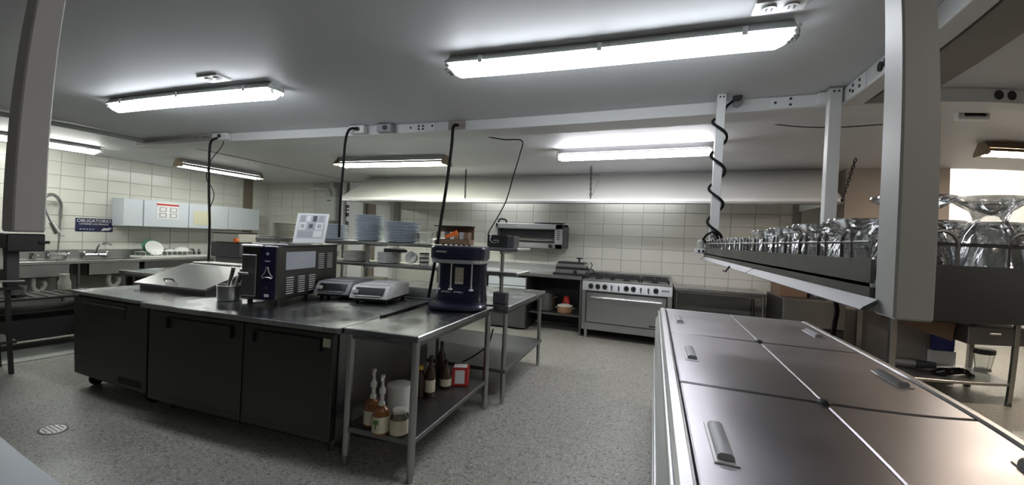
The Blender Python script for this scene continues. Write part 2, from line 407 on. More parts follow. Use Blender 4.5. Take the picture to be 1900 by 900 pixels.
# ------------------------------------------------------------------ range hood
hx0, hx1 = -5.14, 1.93
t = thing('range_hood', 'long cream sheet metal extraction hood above the stove along the back wall', 'hood', (-1.6, 6, 2.05))
LY, LZ = 5.58, 2.055
part('canopy', MB().prism([(LY, LZ), (LY, LZ+.04), (6.30, CZ-.004), (6.325, CZ-.004), (LY+.025, LZ+.03), (LY+.025, LZ)], 'x', hx0, hx1), 'hood_paint', t)
for x in (hx0, hx1-.02): part('side_panel', MB().prism([(LY, LZ), (LY, LZ+.04), (6.30, CZ-.004), (BW-.02, CZ-.004), (BW-.02, LZ)], 'x', x, x+.02), 'hood_paint', t)
part('front_lip', MB().box(hx0, hx1, LY-.015, LY+.025, LZ-.022, LZ+.005, .004), 'steel', t)
part('gutter', MB().box(hx0, hx1, LY+.025, LY+.12, LZ-.020, LZ-.014), 'steel', t)
def chain(name, label, top, bot, r=.013):
    t = thing(name, label, 'chain', bot); top, bot = Vector(top), Vector(bot); n = max(6, int((top-bot).length/.034)); d = (top-bot)/n
    for i in range(n):
        c = bot+d*(i+.5); u = Vector((1, 0, 0)) if i % 2 else Vector((0, 1, 0))
        part('chain_link', MB().tube([c+u*(r*cos(a))+d*(.66*sin(a)) for a in [2*pi*k/8 for k in range(8)]], .0055, 5, True), 'dark_frame', t)
    part('ceiling_hook', MB().cyl(top, (top[0], top[1], CZ), .006, n=6), 'steel_dark', t)
def chx2(px, py): return ay(px, py, 5.56).x
chain('hood_chain', 'pale chain holding up the hood to the right of the trough lamp', (chx2(865, 303), 5.56, CZ-.02), (chx2(863, 365), 5.56, 2.10))
chain('hood_chain', 'dark chain holding up the hood below the middle back lamp', (chx2(1097, 305), 5.56, CZ-.02), (chx2(1096, 365), 5.56, 2.10))
chain('hood_chain', 'slanting rusty chain at the right end of the hood', (chx2(1588, 285), 5.56, CZ-.02), (1.925, 5.56, 2.11))
solo('hood_chain_wire', MB().tube([(chx2(1117, 322), 5.57, 2.46), (chx2(1111, 340), 5.57, 2.36), (chx2(1099, 360), 5.565, 2.14)], .003, 5), 'steel_dark', 'thin loose wire hanging beside the middle hood chain', 'wire')
# ================================================================== ceiling lamps
def sealed_lamp(label, x0, x1, y, em, z=CZ, w=.15, along='x', skew=0):
    """weatherproof batten: grey tray, bulging bright cover, end caps and clips"""
    L = x1-x0; t = thing('batten_lamp', label, 'lamp', ((x0+x1)/2, y, z-.11) if along == 'x' else (y, (x0+x1)/2, z-.11), skew+(0 if along == 'x' else pi/2))
    h = L/2
    part('tray', MB().prism([(-w/2, .075), (-w/2-.008, .060), (w/2+.008, .060), (w/2, .075), (w/2-.03, .11), (-w/2+.03, .11)], 'x', -h, h), 'white_plastic', t, True)
    prof = [(-w/2, .060), (-w/2+.004, .035), (-w/2+.022, .012), (0, .0), (w/2-.022, .012), (w/2-.004, .035), (w/2, .060)]
    mb = MB(); n = len(prof); st = [(-h+.012, .35), (-h+.022, .7), (-h+.055, 1), (h-.055, 1), (h-.022, .7), (h-.012, .35)]
    V = [(x, p[0]*(.6+.4*k), .060-(.060-p[1])*k) for x, k in st for p in prof]
    F = [(a*n+i, a*n+i+1, (a+1)*n+i+1, (a+1)*n+i) for a in range(len(st)-1) for i in range(n-1)]+[tuple(range(n)), tuple(range(len(st)*n-n, len(st)*n))]
    part('cover', mb.add(V, F), em, t, True)
    for s in (-1, 1):
        part('end_cap', MB().box(s*(h-.004), s*(h+.03), -w/2+.02, w/2-.02, .03, .095, .008), 'clear_plastic', t, True)
        for k in (.12, .5, .88):
            part('clip', MB().box(-h+L*k-.012, -h+L*k+.012, s*(w/2-.002), s*(w/2+.014), .045, .085, .002), 'white_plastic', t, True)
    return t
def trough_lamp(label, x0, x1, y, em, w=.20, along='x', z=CZ, housing='white_paint'):
    """open batten: spine, reflector wings, two tubes, end plates"""
    L = x1-x0; h = L/2; t = thing('tube_lamp', label, 'lamp', ((x0+x1)/2, y, z-.12) if along == 'x' else (y, (x0+x1)/2, z-.12), 0 if along == 'x' else pi/2)
    part('spine', MB().box(-h, h, -.045, .045, .065, .12, .003), housing, t, True)
    for s in (-1, 1):
        part('reflector', MB().prism([(s*.04, .064), (s*w/2, .020), (s*w/2, .016), (s*.04, .059)], 'x', -h, h), housing, t, True)
        part('tube', MB().cyl((-h+.03, s*.052, .022), (h-.03, s*.052, .022), .024, n=12), em, t, True)
        part('end_plate', MB().prism([(-w/2, .0), (w/2, .0), (w/2, .03), (.05, .12), (-.05, .12), (-w/2, .03)], 'x', s*h-.006, s*h+.006), 'fixture_brown', t, True)
        for q in (-1, 1): part('tube_holder', MB().box(s*(h-.04), s*(h-.006), q*.052-.016, q*.052+.016, .0, .06, .004), 'white_plastic', t, True)
    return t
sealed_lamp('long bright batten lamp in front, above the drink mixer', -1.185, .545, 2.19, 'lamp_cool', w=.125, skew=.05)
sealed_lamp('bright batten lamp on the ceiling above the prep counter', -4.44, -2.64, 2.20, 'lamp_cool', w=.13, skew=.025)
sealed_lamp('batten lamp behind the viewer, over the pass', 1.3, 3.0, -1.3, 'lamp_rear', w=.15)
sealed_lamp('batten lamp over the sink, partly behind the pale post', 2.10, 3.50, -7.48, 'lamp_left', along='y', w=.16)
trough_lamp('slanting trough lamp over the wall cabinets', 4.38, 5.75, -7.20, 'lamp_left', along='y', w=.22)
trough_lamp('open trough lamp above the left end of the hood', -4.30, -2.60, 4.66, 'lamp_green', w=.28)
trough_lamp('bare twin-tube lamp in front of the middle of the hood', -1.08, .50, 4.54, 'lamp_cool_back', w=.12, housing='steel_dark')
trough_lamp('brown-ended trough lamp at the right edge near the bright opening', 2.78, 4.30, 4.86, 'lamp_warm', w=.26, housing='fixture_brown')
# work lights inside the hood, above its lip
for i, (x0, x1) in enumerate(((-3.2, -2.0), (-.95, .35))):
    trough_lamp(('tube lamp tucked inside the hood above the salamander broiler', 'tube lamp tucked inside the hood above the gas range')[i], x0, x1, 6.76, 'lamp_hood', w=.16, z=CZ-.03)
# annex light, beyond the opening
trough_lamp('lamp inside the bright annex behind the opening', 4.0, 5.4, 7.6, 'lamp_annex', w=.26, z=3.55)
t = thing('emergency_light', 'small pale emergency light fixed below the channel at right', 'light', (2.0, 3.6, 2.43))
a, b = ay(1775, 222, 3.62), ay(1835, 210, 3.62)
part('body', MB().box(a.x, b.x, 3.60, 3.66, 2.435, CZ, .006), 'white_plastic', t)
part('lens', MB().box(a.x+.04, b.x-.03, 3.585, 3.60, 2.455, 2.49, .004), 'clear_plastic', t)
def ceil_outlet(label, c):
    t = thing('ceiling_socket', label, 'socket', (c[0], c[1], CZ-.012))
    part('plate', MB().box(c[0]-.10, c[0]+.10, c[1]-.055, c[1]+.055, CZ-.014, CZ-.001, .004), 'white_plastic', t)
    for s in (-1, 1):
        k = part('socket_face', MB().cyl((c[0]+s*.042, c[1], CZ-.022), (c[0]+s*.042, c[1], CZ-.012), .030, n=14), 'white_plastic', t)
        for q in (-1, 1): part('slot', MB().box(c[0]+s*.042+q*.010-.003, c[0]+s*.042+q*.010+.003, c[1]-.010, c[1]+.010, CZ-.024, CZ-.021), 'dark_plastic', k)
ceil_outlet('twin ceiling socket plate behind the front batten lamp, cut by the top edge', (.45, 2.04, 0))
ceil_outlet('twin ceiling socket plate beside the batten lamp above the prep counter', (-2.99, 2.03, 0))
# ------------------------------------------------------------------ hanging cords
def sm(pts, k=6):   # smooth path through points
    P = [Vector(p) for p in pts]; out = []
    for i in range(len(P)-1):
        a, b, c, d = P[max(0, i-1)], P[i], P[i+1], P[min(len(P)-1, i+2)]
        for j in range(k):
            u = j/k; out.append(.5*((2*b)+(c-a)*u+(2*a-5*b+4*c-d)*u*u+(3*b-3*c+d-a)*u**3))
    return out+[P[-1]]
def cord(label, pts, r, m='rubber', name='power_cord'): return solo(name, MB().tube(sm(pts), r, 7), m, label, 'cord', org=tuple(pts[-1]))
def pth(lst): return [ay(*q) for q in lst]
cord('black cord dropping from the channel behind the prep lid to the wall cabinets side', pth([(403, 256, 3.20), (391, 264, 3.17), (388, 300, 3.16), (388, 360, 3.16), (389, 420, 3.17), (387, 487, 3.18)]), .012)
cord('thin wire looping beside the leftmost black cord', pth([(415, 262, 3.19), (410, 274, 3.19), (390, 300, 3.15), (383, 330, 3.15), (394, 350, 3.14), (397, 365, 3.14), (390, 385, 3.15)]), .004)
cord('black cord dropping from the channel onto the leaflet by the plates', pth([(660, 238, 3.20), (648, 241, 3.18), (641, 262, 3.18), (637, 310, 3.18), (632, 370, 3.18), (629, 440, 3.19)]), .012)
cord('thick black cord dropping from the channel past the white scale to the worktop', pth([(849, 232, 3.26), (841, 236, 3.20), (838, 270, 3.18), (829, 340, 3.16), (818, 410, 3.15), (806, 490, 3.14), (795, 552, 3.13)]), .014)
cord('thin bent wire hanging from the ceiling down to the black box on the overshelf', [ay(905, 254, 3.75), ay(935, 259, 3.75), ay(968, 261, 3.75), ay(965, 285, 3.72), ay(953, 325, 3.72), ay(940, 370, 3.72), ay(925, 400, 3.72), ay(910, 425, 3.74), ay(905, 437, 3.74)], .006)
cord('black cord trailing across the worktop towards the drink mixer', [az(706, 588, .893), az(725, 583, .893), az(760, 572, .893), az(800, 560, .895), az(806, 555, .91)], .009)
cord('black cord hanging below the glass rack over the freezer', [ay(1548, 545, 1.9)+Vector((0, 0, .03)), ay(1548, 548, 1.9), ay(1553, 575, 1.9), ay(1549, 600, 1.9), ay(1546, 622, 1.9)], .008)
cord('thin sagging cable below the channel at right', [ay(1418, 228, 4.0), ay(1480, 235, 4.0), ay(1560, 236, 4.0), ay(1650, 230, 4.0)], .004)
cord('black cord dangling under the work table to the lower shelf', pth([(915, 610, 3.42), (905, 640, 3.40), (880, 660, 3.36), (858, 672, 3.3)]), .007)
# cord wound around the slim hanging post
P = []; cx, cy = .3785, 3.13
for i in range(70):
    a = i/69; P.append((cx+.046*cos(a*4*2*pi+1.0), cy+.048*sin(a*4*2*pi+1.0), 2.44-.92*a))
P = [(chx(1360), 3.2, 2.535), (.42, 3.17, 2.48)]+P+[(.33, 3.09, 1.52), (.40, 3.09, 1.56), (.36, 3.075, 1.60), (.31, 3.09, 1.55), (.36, 3.08, 1.51), (.42, 3.10, 1.535)]
solo('coiled_cord', MB().tube(sm(P, 2), .009, 6), 'rubber', 'black cord coiled around the slim white hanging post', 'cord', org=(.3785, 3.13, 1.5))
# ================================================================== chest freezer with six lids
FX0, FX1, FZ = .09, 1.18, .90
rows = [(.90, 1.93), (1.95, 2.985), (3.005, 4.03)]; cols = [(.125, .638), (.642, 1.155)]
t = thing('chest_freezer', 'long steel topped chest freezer with six lids in front at right', 'freezer', (.63, 2.46, 0))
part('body', MB().prism([(.035, .08), (.035, .80), (.075, .86), (1.21, .86), (1.23, .80), (1.23, .08)], 'y', .86, 4.06), 'freezer_side', t)
part('plinth', MB().box(.08, 1.18, .9, 4.02, .0, .08), 'dark_plastic', t)
part('gasket', MB().box(.10, 1.17, .88, 4.04, .86, .872), 'gasket', t)
r = part('rim', MB().box(.068, .118, .86, 4.06, .855, .908, .010), 'aluminium', t)
part('rim_groove', MB().box(.055, .069, .86, 4.06, .845, .878, .004), 'aluminium', r)
part('rim', MB().box(1.162, 1.205, .86, 4.06, .855, .908, .008), 'aluminium', t)
part('rim', MB().box(.118, 1.162, 4.032, 4.06, .855, .905, .006), 'aluminium', t)
part('side_trim', MB().box(.028, .036, .86, 4.06, .50, .53), 'aluminium', t)
part('side_trim', MB().box(.028, .036, .86, 4.06, .10, .13), 'aluminium', t)
for ci, (x0, x1) in enumerate(cols):
    for ri, (y0, y1) in enumerate(rows):
        d = part('lid', MB().box(x0, x1, y0, y1, .872, .902, .005), 'lid_steel', t)
        hxc = (.205, 1.075)[ci]; hy = (y0+y1)/2-.02
        hp = [(-.024, 0), (-.021, .016), (-.012, .022), (.012, .022), (.021, .016), (.024, 0)]
        h = part('handle', MB().prism([(hxc+a, .902+b) for a, b in hp], 'y', hy-.11, hy+.11), 'grey_plastic', d)
        part('handle_base', MB().box(hxc-.032, hxc+.032, hy-.135, hy+.135, .9015, .9065, .002), 'aluminium', d)
for y in (1.94, 2.995): part('hinge_cap', MB().lathe([(.022, 0), (.022, .010), (.014, .018), (.001, .020)], (.64, y, .898), 12), 'dark_plastic', t)
# ================================================================== hanging rack with glasses
RX0, RX1, RY0, RY1, RZ0, RZ1 = .325, 1.06, .815, 3.17, 1.445, 1.490
t = thing('glass_rack', 'hanging steel tray rack with wire rail, full of upturned glasses', 'rack', ((RX0+RX1)/2, 2, RZ0))
part('tray_floor', MB().box(RX0, RX1, RY0, RY1, RZ0, RZ0+.006), 'steel', t)
part('side', MB().box(RX0, RX0+.006, RY0+.006, RY1, RZ0-.018, RZ1), 'rack_steel', t)
part('side', MB().box(RX1-.006, RX1, RY0, RY1, RZ0-.012, RZ1), 'steel_door', t)
part('front_panel', MB().box(.377, RX1, RY0-.006, RY0, RZ0-.045, RZ1-.004), 'rack_steel', t)
part('back_panel', MB().box(RX0, RX1, RY1-.006, RY1, RZ0-.012, RZ1), 'steel_door', t)
part('under_shelf', MB().box(RX0+.03, RX1, RY0+.01, RY1, RZ0-.045, RZ0-.03), 'steel_dark', t)
zr = 1.518
part('rail', MB().tube([(.40, RY0-.003, zr), (RX1, RY0-.003, zr)], .0028, 6), 'steel_dark', t)
part('rail', MB().tube([(RX0+.003, RY0+.02, zr), (RX0+.003, RY1, zr)], .0028, 6), 'steel_dark', t)
part('rail', MB().tube([(RX1-.003, RY0, zr), (RX1-.003, RY1, zr)], .0028, 6), 'steel_dark', t)
part('rail', MB().tube([(RX0, RY1-.003, zr), (RX1, RY1-.003, zr)], .0028, 6), 'steel_dark', t)
lm = MB().tube([(-.022, 0, -.03), (-.022, 0, .012)]+arc((0, 0, .012), .022, pi, 0, 8, (1, 0, 0), (0, 0, 1))+[(.022, 0, -.03)], .0034, 6); lme = mesh_of('loop', lm, 'steel_dark')
base = Vector(t.location)
k = 0
y = .92
while y < RY1-.03:
    link('wire_loop', lme, t, Vector((RX0+.003, y, 1.505))-base, (0, 0, pi/2)); y += .118
x = .412
while x < RX1: link('wire_loop', lme, t, Vector((x, RY0-.003, 1.505))-base); x += .118
# pale strip light cover under the rack edge
t = thing('ticket_rail', 'pale aluminium strip fixed under the left edge of the glass rack', 'strip', (.30, 2, 1.40))
for y0, y1 in ((.785, 1.62), (1.63, 3.14)):
    part('rail_segment', MB().prism([(.303, 1.416), (.322, 1.429), (.322, 1.422), (.305, 1.409), (.300, 1.412)], 'y', y0, y1), 'rail_grey', t)
part('bracket', MB().tube([(.30, 1.95, 1.42), (.285, 1.95, 1.395), (.275, 1.95, 1.40)], .004, 6), 'steel_dark', t)
t = thing('socket_strip', 'small white socket box at the far end of the glass rack', 'socket', (.28, 3.12, 1.45))
a, b = ay(1289, 470, 3.1), ay(1312, 462, 3.1)
part('body', MB().box(a.x, b.x, 3.10, 3.14, a.z, b.z, .003), 'white_plastic', t)
for i in range(3): x = a.x+.02+i*.026; part('slot', MB().box(x, x+.012, 3.096, 3.101, a.z+.008, b.z-.008), 'black', t)
part('cup', MB().lathe([(.018, 0), (.022, .05), (.012, .065), (.001, .066)], ((a.x+b.x)/2, 3.12, b.z), 12), 'conduit', t)
# upturned dessert glasses
def glass_mesh(name, H, rr, rw, rf, flutes=0):
    """upturned goblet: rim on the tray, fluted bowl, narrow waist, foot on top"""
    prof_o = [(rr, 0), (rr*.975, H*.10), (rr*.92, H*.25), (rr*.82, H*.43), (rr*.68, H*.57), (rr*.52, H*.67), (rw, H*.73), (rw*1.06, H*.78), (rf*.52, H*.85), (rf*.80, H*.92), (rf, H*.975), (rf*.98, H)]
    prof_i = [(rf*.80, H*.955), (rf*.46, H*.87), (.001, H*.80)]
    bowl_i = [(.001, H*.66), (rr*.42, H*.62), (rr*.70, H*.47), (rr*.86, H*.26), (rr*.93, H*.10), (rr*.94, 0)]
    n = 48; mb = MB(); V = []; F = []
    full = prof_o+prof_i
    for j, (r_, z) in enumerate(full):
        for i in range(n):
            a = 2*pi*i/n; q = r_*(1+(.030*cos(12*a) if flutes and .05*H < z < .66*H and j < 7 else 0)); V.append((q*cos(a), q*sin(a), z))
    m0 = len(full)
    for j in range(m0-1):
        for i in range(n): F.append((j*n+i, j*n+(i+1) % n, (j+1)*n+(i+1) % n, (j+1)*n+i))
    F.append(tuple(range((m0-1)*n, m0*n)))
    o = len(V)
    for r_, z in bowl_i:
        for i in range(n): a = 2*pi*i/n; V.append((r_*cos(a), r_*sin(a), z))
    for j in range(len(bowl_i)-1):
        for i in range(n): F.append((o+j*n+i, o+j*n+(i+1) % n, o+(j+1)*n+(i+1) % n, o+(j+1)*n+i))
    F.append(tuple(range(o, o+n)))
    e = o+(len(bowl_i)-1)*n
    for i in range(n): F.append((e+i, e+(i+1) % n, (i+1) % n, i))
    mb.add(V, F); return mesh_of(name, mb, 'glass', 50)
gbig = glass_mesh('goblet', .150, .062, .026, .062, 1); gmid = glass_mesh('dessert_glass', .118, .054, .020, .054, 1)
zt = RZ0+.0065
big = [(.425, .925, 'large upturned goblet partly behind the wide front post'), (.540, .915, 'large upturned goblet nearest the right edge, foot uppermost'), (.665, .905, 'large upturned goblet at the cut right edge of the front row')]
for x, y, lab in big:
    o = link('goblet', gbig, None, (x, y, zt)); o['label'] = lab; o['category'] = 'glass'; o['group'] = 'upturned goblets in the front row'
y = 1.07; r_ = 0
while y < RY1-.06:
    x = .402+(.0 if r_ % 2 == 0 else .02)
    ci_ = 0
    while x < RX1-.06:
        far = y > 2.0
        far = y > 2.0
        if not (far and random.random() < .55) and not (y > 3.0 and (x < .47 or x > .93)):
            o = link('dessert_glass', gmid, None, (x+random.uniform(-.004, .004), y+random.uniform(-.004, .004), zt), (0, 0, random.random()))
            o['category'] = 'glass'
            o['label'] = '%s glass in the %s row behind the goblets, %s from the left rail' % ('small upturned' if far else 'upturned dessert', ORD[r_], ORD[ci_]); ci_ += 1
            if far: o.scale = (1, 1, .82); o['group'] = 'upturned glasses on the far half of the rack'
            else: o['group'] = 'upturned glasses packed behind the goblets'
        x += .122
    y += .124; r_ += 1
# ================================================================== island: prep counter, two-door fridge, work tables
# --- prep counter with sloping lid
t = thing('prep_counter', 'refrigerated steel prep counter with a sloping lid at the left end of the island', 'counter', (-4.37, 2.7, 0))
part('body', MB().box(-4.92, -3.815, 2.18, 3.30, .12, .85), 'steel_dark', t)
part('countertop', MB().box(-4.94, -3.80, 2.13, 3.32, .85, .88, .004), 'steel_top', t)
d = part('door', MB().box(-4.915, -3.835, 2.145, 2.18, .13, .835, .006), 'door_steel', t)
part('handle_recess', MB().box(-4.72, -4.12, 2.141, 2.15, .70, .79, .003), 'black', d)
part('handle', MB().box(-4.74, -4.10, 2.132, 2.146, .785, .80, .003), 'steel_dark', d)
g = part('grille', MB().box(-4.20, -3.90, 2.138, 2.148, .16, .215, .003), 'dark_plastic', d)
for i in range(5): part('grille_slat', MB().box(-4.19, -3.91, 2.134, 2.14, .165+i*.010, .170+i*.010), 'black', g)
for x in (-4.82, -3.95):
    for y in (2.28, 3.2):
        c = part('caster', MB().cyl((x-.02, y, .055), (x+.02, y, .055), .055, n=14), 'rubber', t)
        part('fork', MB().box(x-.028, x+.028, y-.02, y+.02, .06, .12), 'steel_dark', c)
# sloping lid box
part('lid_box', MB().prism([(2.56, .88), (2.56, .925), (2.99, 1.075), (3.24, 1.075), (3.24, .88)], 'x', -4.70, -3.80), 'steel_dark', t)
ld = part('lid', MB().prism([(2.535, .918), (2.535, .934), (2.985, 1.094), (3.0, 1.084), (2.56, .922)], 'x', -4.745, -3.775), 'steel', t)
part('lid_handle', MB().tube(sm([(-4.40, 2.60, .962), (-4.39, 2.588, .985), (-4.33, 2.585, .99), (-4.27, 2.588, .985), (-4.26, 2.60, .962)], 4), .009, 8), 'chrome', ld)
part('rear_shelf', MB().box(-4.72, -3.78, 2.99, 3.24, 1.076, 1.094, .004), 'steel', t)
part('hinge_rail', MB().box(-4.72, -3.78, 3.04, 3.20, 1.094, 1.112, .004), 'steel', t)
# --- two-door undercounter fridge
t = thing('undercounter_fridge', 'two-door steel undercounter fridge forming the middle of the island', 'fridge', (-2.85, 2.7, 0))
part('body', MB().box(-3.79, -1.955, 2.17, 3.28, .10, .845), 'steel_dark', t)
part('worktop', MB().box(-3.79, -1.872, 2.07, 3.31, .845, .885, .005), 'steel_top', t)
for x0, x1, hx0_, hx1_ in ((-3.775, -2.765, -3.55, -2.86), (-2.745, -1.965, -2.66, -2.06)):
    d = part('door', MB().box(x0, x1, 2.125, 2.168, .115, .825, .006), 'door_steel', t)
    h = part('handle', MB().box(hx0_, hx1_, 2.112, 2.128, .775, .788, .003), 'black', d)
    for hx in (hx0_, hx1_-.014): part('handle_end', MB().box(hx, hx+.014, 2.108, 2.128, .70, .788, .003), 'black', h)
    part('kick_line', MB().box(x0+.05, x1-.05, 2.122, 2.126, .15, .153), 'steel_dark', d)
part('door_gap', MB().box(-2.765, -2.745, 2.135, 2.168, .115, .825), 'black', t)
part('sticker', MB().box(-2.045, -1.985, 2.121, 2.126, .735, .79), 'label_cream', t)
for x in (-3.7, -2.05):
    for y in (2.25, 3.2): part('foot', MB().cyl((x, y, 0), (x, y, .10), .022, .028, n=10), 'steel_dark', t)
# --- work table with lower shelf
def table(name, label, x0, x1, y0, y1, z, shelf, leg=.021, rnd=True, th=.04, shelf_m='steel_dark', legm='steel_tube', splash=0, cat='table', ins=.035):
    t = thing(name, label, cat, ((x0+x1)/2, (y0+y1)/2, 0))
    part('table_top', MB().box(x0, x1, y0, y1, z-th, z, .005), 'steel_top', t)
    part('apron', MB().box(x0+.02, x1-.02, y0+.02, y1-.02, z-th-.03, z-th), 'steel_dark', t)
    for x in (x0+ins, x1-ins):
        for y in (y0+ins, y1-ins):
            l = part('leg', MB().cyl((x, y, .06), (x, y, z-th), leg, n=14) if rnd else MB().box(x-leg, x+leg, y-leg, y+leg, .03, z-th, .003), legm, t)
            part('foot', MB().cyl((x, y, 0), (x, y, .07), leg*.75, leg*1.12, n=12) if rnd else MB().cyl((x, y, 0), (x, y, .035), leg*1.5, leg, n=10), legm, l)
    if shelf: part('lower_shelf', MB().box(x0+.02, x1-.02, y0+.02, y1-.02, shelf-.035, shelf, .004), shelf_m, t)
    if splash: part('backsplash', MB().box(x0, x1, y1-.015, y1, z, z+splash, .003), 'steel', t)
    return t
table('work_table', 'narrow steel work table at the front corner of the island, bottles on its shelf', -1.866, -1.315, 2.10, 3.30, .885, .255, leg=.024)
t = table('work_table', 'second steel work table behind the drink mixer, solid shelf below', -3.75, -1.20, 3.385, 4.68, .885, .31, ins=.05)
part('upstand', MB().box(-2.62, -1.95, 3.39, 3.405, .885, .985, .003), 'aluminium', t)
table('steel_table', 'dark steel table standing behind the prep lid, left of the island', -6.62, -4.75, 3.36, 4.15, .885, .25)
solo('storage_bin', MB().lathe([(.20, 0), (.25, .30), (.265, .31), (.265, .335), (.25, .34), (.001, .34)], (-6.05, 3.62, .25), 20), 'blue_plastic', 'dark blue plastic bin on the shelf of the table behind the prep lid', 'bin')
# --- two-tier overshelf
t = thing('overshelf', 'two-tier steel overshelf carrying stacks of plates above the island', 'shelf', (-2.5, 3.6, .885))
SX0, SX1, SY0, SY1 = -4.05, -1.16, 3.45, 3.86
for z in (1.41, 1.185): part('shelf_board', MB().box(SX0, SX1, SY0, SY1, z-.032, z, .008), 'steel', t)
for x in (-3.95, -2.86, -1.335):
    for y in (3.52,):
        l = part('upright', MB().cyl((x, y, .885), (x, y, 1.41), .019, n=12), 'steel_tube', t)
        for zb in (1.355, 1.13): part('bracket', MB().box(x-.012, x+.012, 3.47, 3.84, zb, zb+.023, .003), 'steel_tube', l)
        part('collar', MB().cyl((x, y, .885), (x, y, .93), .030, n=12), 'steel_tube', l)
part('clamp_block', MB().box(-1.40, -1.27, 3.475, 3.565, .886, .99, .006), 'dark_plastic', t)
# ------------------------------------------------------------------ plates
def plate_mesh(name, r, h, m): return mesh_of(name, MB().lathe([(r*.55, 0), (r*.60, .0), (r*.97, h*.70), (r, h*.9), (r*.985, h*.9+.004), (r*.58, .007), (.001, .006)], (0, 0, 0), 26), m)
pm = {'blue': plate_mesh('dinner_plate', .135, .016, 'plate_blue'), 'white': plate_mesh('side_plate', .125, .014, 'plate_white'), 'cream': plate_mesh('oval_plate', .14, .016, 'plate_cream')}
def stack(kind, x, y, z, n, dz, lab, grp, s=1, sx=1, name='dinner_plate'):
    for i in range(n):
        o = link(name, pm[kind], None, (x+random.uniform(-.004, .004), y+random.uniform(-.004, .004), z+i*dz), (0, 0, random.random()*6)); o.scale = (s*sx, s, 1)
        if sx != 1: o.rotation_euler = (0, 0, 0)
        o['label'] = ('topmost ' if i == n-1 else 'bottom ' if i == 0 else ORD[i]+' from bottom, ')+lab; o['category'] = 'plate'; o['group'] = grp
def shx(px, y): return ay(px, 440, y).x
Y1 = 3.64; zs = 1.4105
stack('blue', shx(621, Y1), Y1, zs, 10, .0165, 'pale blue plate in the low stack beside the leaflet', 'plates in the stack beside the leaflet', 1.0)
stack('blue', shx(684, Y1), Y1, zs, 17, .0165, 'pale blue plate in the tallest stack on the overshelf', 'plates in the tallest stack', 1.10)
stack('blue', shx(746, Y1), Y1, zs, 13, .0165, 'pale blue plate in the wide stack right of the tallest one', 'plates in the wide stack', 1.15, 1.25)
zl = 1.1855
stack('white', shx(724, Y1), Y1, zl, 8, .0135, 'white plate in the stack on the lower overshelf tier', 'white plates on the lower tier', 1.0, name='side_plate')
stack('cream', shx(664, Y1), Y1, zl, 8, .013, 'cream plate in the dim lower-tier stack behind the left upright', 'cream plates on the lower tier', 1.0, name='side_plate')
stack('cream', shx(610, Y1), Y1, zl, 7, .013, 'cream plate at the dark left end of the lower tier', 'cream plates at the left end of the lower tier', .8, name='side_plate')
# bowl lying on its side and rack of lids
t = thing('tipped_bowl', 'small white bowl tipped on its side at the right of the lower tier', 'bowl', (shx(770, 3.56), 3.56, 1.186))
part('bowl_shell', MB().lathe([(.03, 0), (.05, .01), (.062, .05), (.065, .07), (.060, .07), (.055, .045), (.04, .015), (.001, .012)], (0, 0, 0), 20).xf(Matrix.Translation((0, 0, .066)) @ Matrix.Rotation(math.radians(75), 4, 'X')), 'plate_white', t, True)
t = thing('lid_rack', 'black and white stack of small lids at the end of the lower tier', 'lid stack', (shx(789, 3.6), 3.6, 1.186))
for i in range(6): part('lid', MB().cyl((0, 0, .004+i*.022), (0, 0, .018+i*.022), .05, n=18), 'dark_plastic' if i % 2 else 'plate_white', t, True)
t = thing('cutlery_tray', 'dark cutlery tray lying on the white plates of the lower tier', 'tray', (shx(735, 3.62), 3.62, 1.186+8*.0135+.010))
part('tray', MB().box(-.10, .10, -.07, .07, 0, .03, .006), 'dark_plastic', t, True)
for i in range(6): part('handle', MB().box(-.085+i*.03, -.070+i*.03, -.09, .06, .028, .04, .003), 'steel', t, True)
# clear tub, spatula, sachet box, black control box on the top tier
t = thing('clear_tub', 'clear plastic tub at the right of the wide plate stack', 'tub', (shx(789, 3.62), 3.62, 1.4105))
part('tub', MB().lathe([(.065, 0), (.078, .10), (.083, .11), (.080, .11), (.074, .10), (.062, .004), (.001, .004)], (0, 0, 0), 18), 'clear_plastic', t, True)
part('lid', MB().cyl((0, 0, .111), (0, 0, .122), .084, n=18), 'white_plastic', t, True)
t = thing('spatula', 'spatula with a clear handle and bright orange blade leaning on the overshelf', 'spatula', (shx(815, 3.52), 3.52, 1.411))
a, b, c = ay(790, 447, 3.50), ay(826, 440, 3.50), ay(848, 431, 3.50)
part('handle', MB().cyl(a, b, .008, .009, n=8), 'clear_plastic', t)
dv = (c-b).normalized(); nv = Vector((0, 1, 0)).cross(dv).normalized()
part('blade', MB().add([b+nv*.014, c+nv*.030, c-nv*.022, b-nv*.014]+[q+Vector((0, .012, 0)) for q in (b+nv*.014, c+nv*.030, c-nv*.022, b-nv*.014)], [(0, 1, 2, 3), (7, 6, 5, 4), (0, 4, 5, 1), (1, 5, 6, 2), (2, 6, 7, 3), (3, 7, 4, 0)]), 'orange', t)
xa, xb = ay(808, 440, 3.70).x, ay(872, 440, 3.70).x
t = thing('sachet_box', 'open wooden box of small labelled packets on the top tier', 'box', ((xa+xb)/2, 3.70, 1.411))
part('box_body', MB().box(xa, xb, 3.68, 3.80, 1.411, 1.47, .003), 'wood_brown', t)
part('box_back', MB().box(xa, xb, 3.79, 3.80, 1.47, 1.60), 'wood_brown', t); part('top_rail', MB().box(xa-.01, xb+.01, 3.68, 3.80, 1.60, 1.61), 'black', t)
cl = ('pot_brown', 'label_cream', 'print_dark', 'paper', 'pot_brown', 'print_grey', 'wood_brown')
for i in range(7):
    x = xa+.01+(xb-xa-.02)*i/7; part('packet', MB().box(x, x+(xb-xa)/8.2, 3.69, 3.77, 1.47, 1.545+.02*((i*3) % 3), .003), cl[i], t)
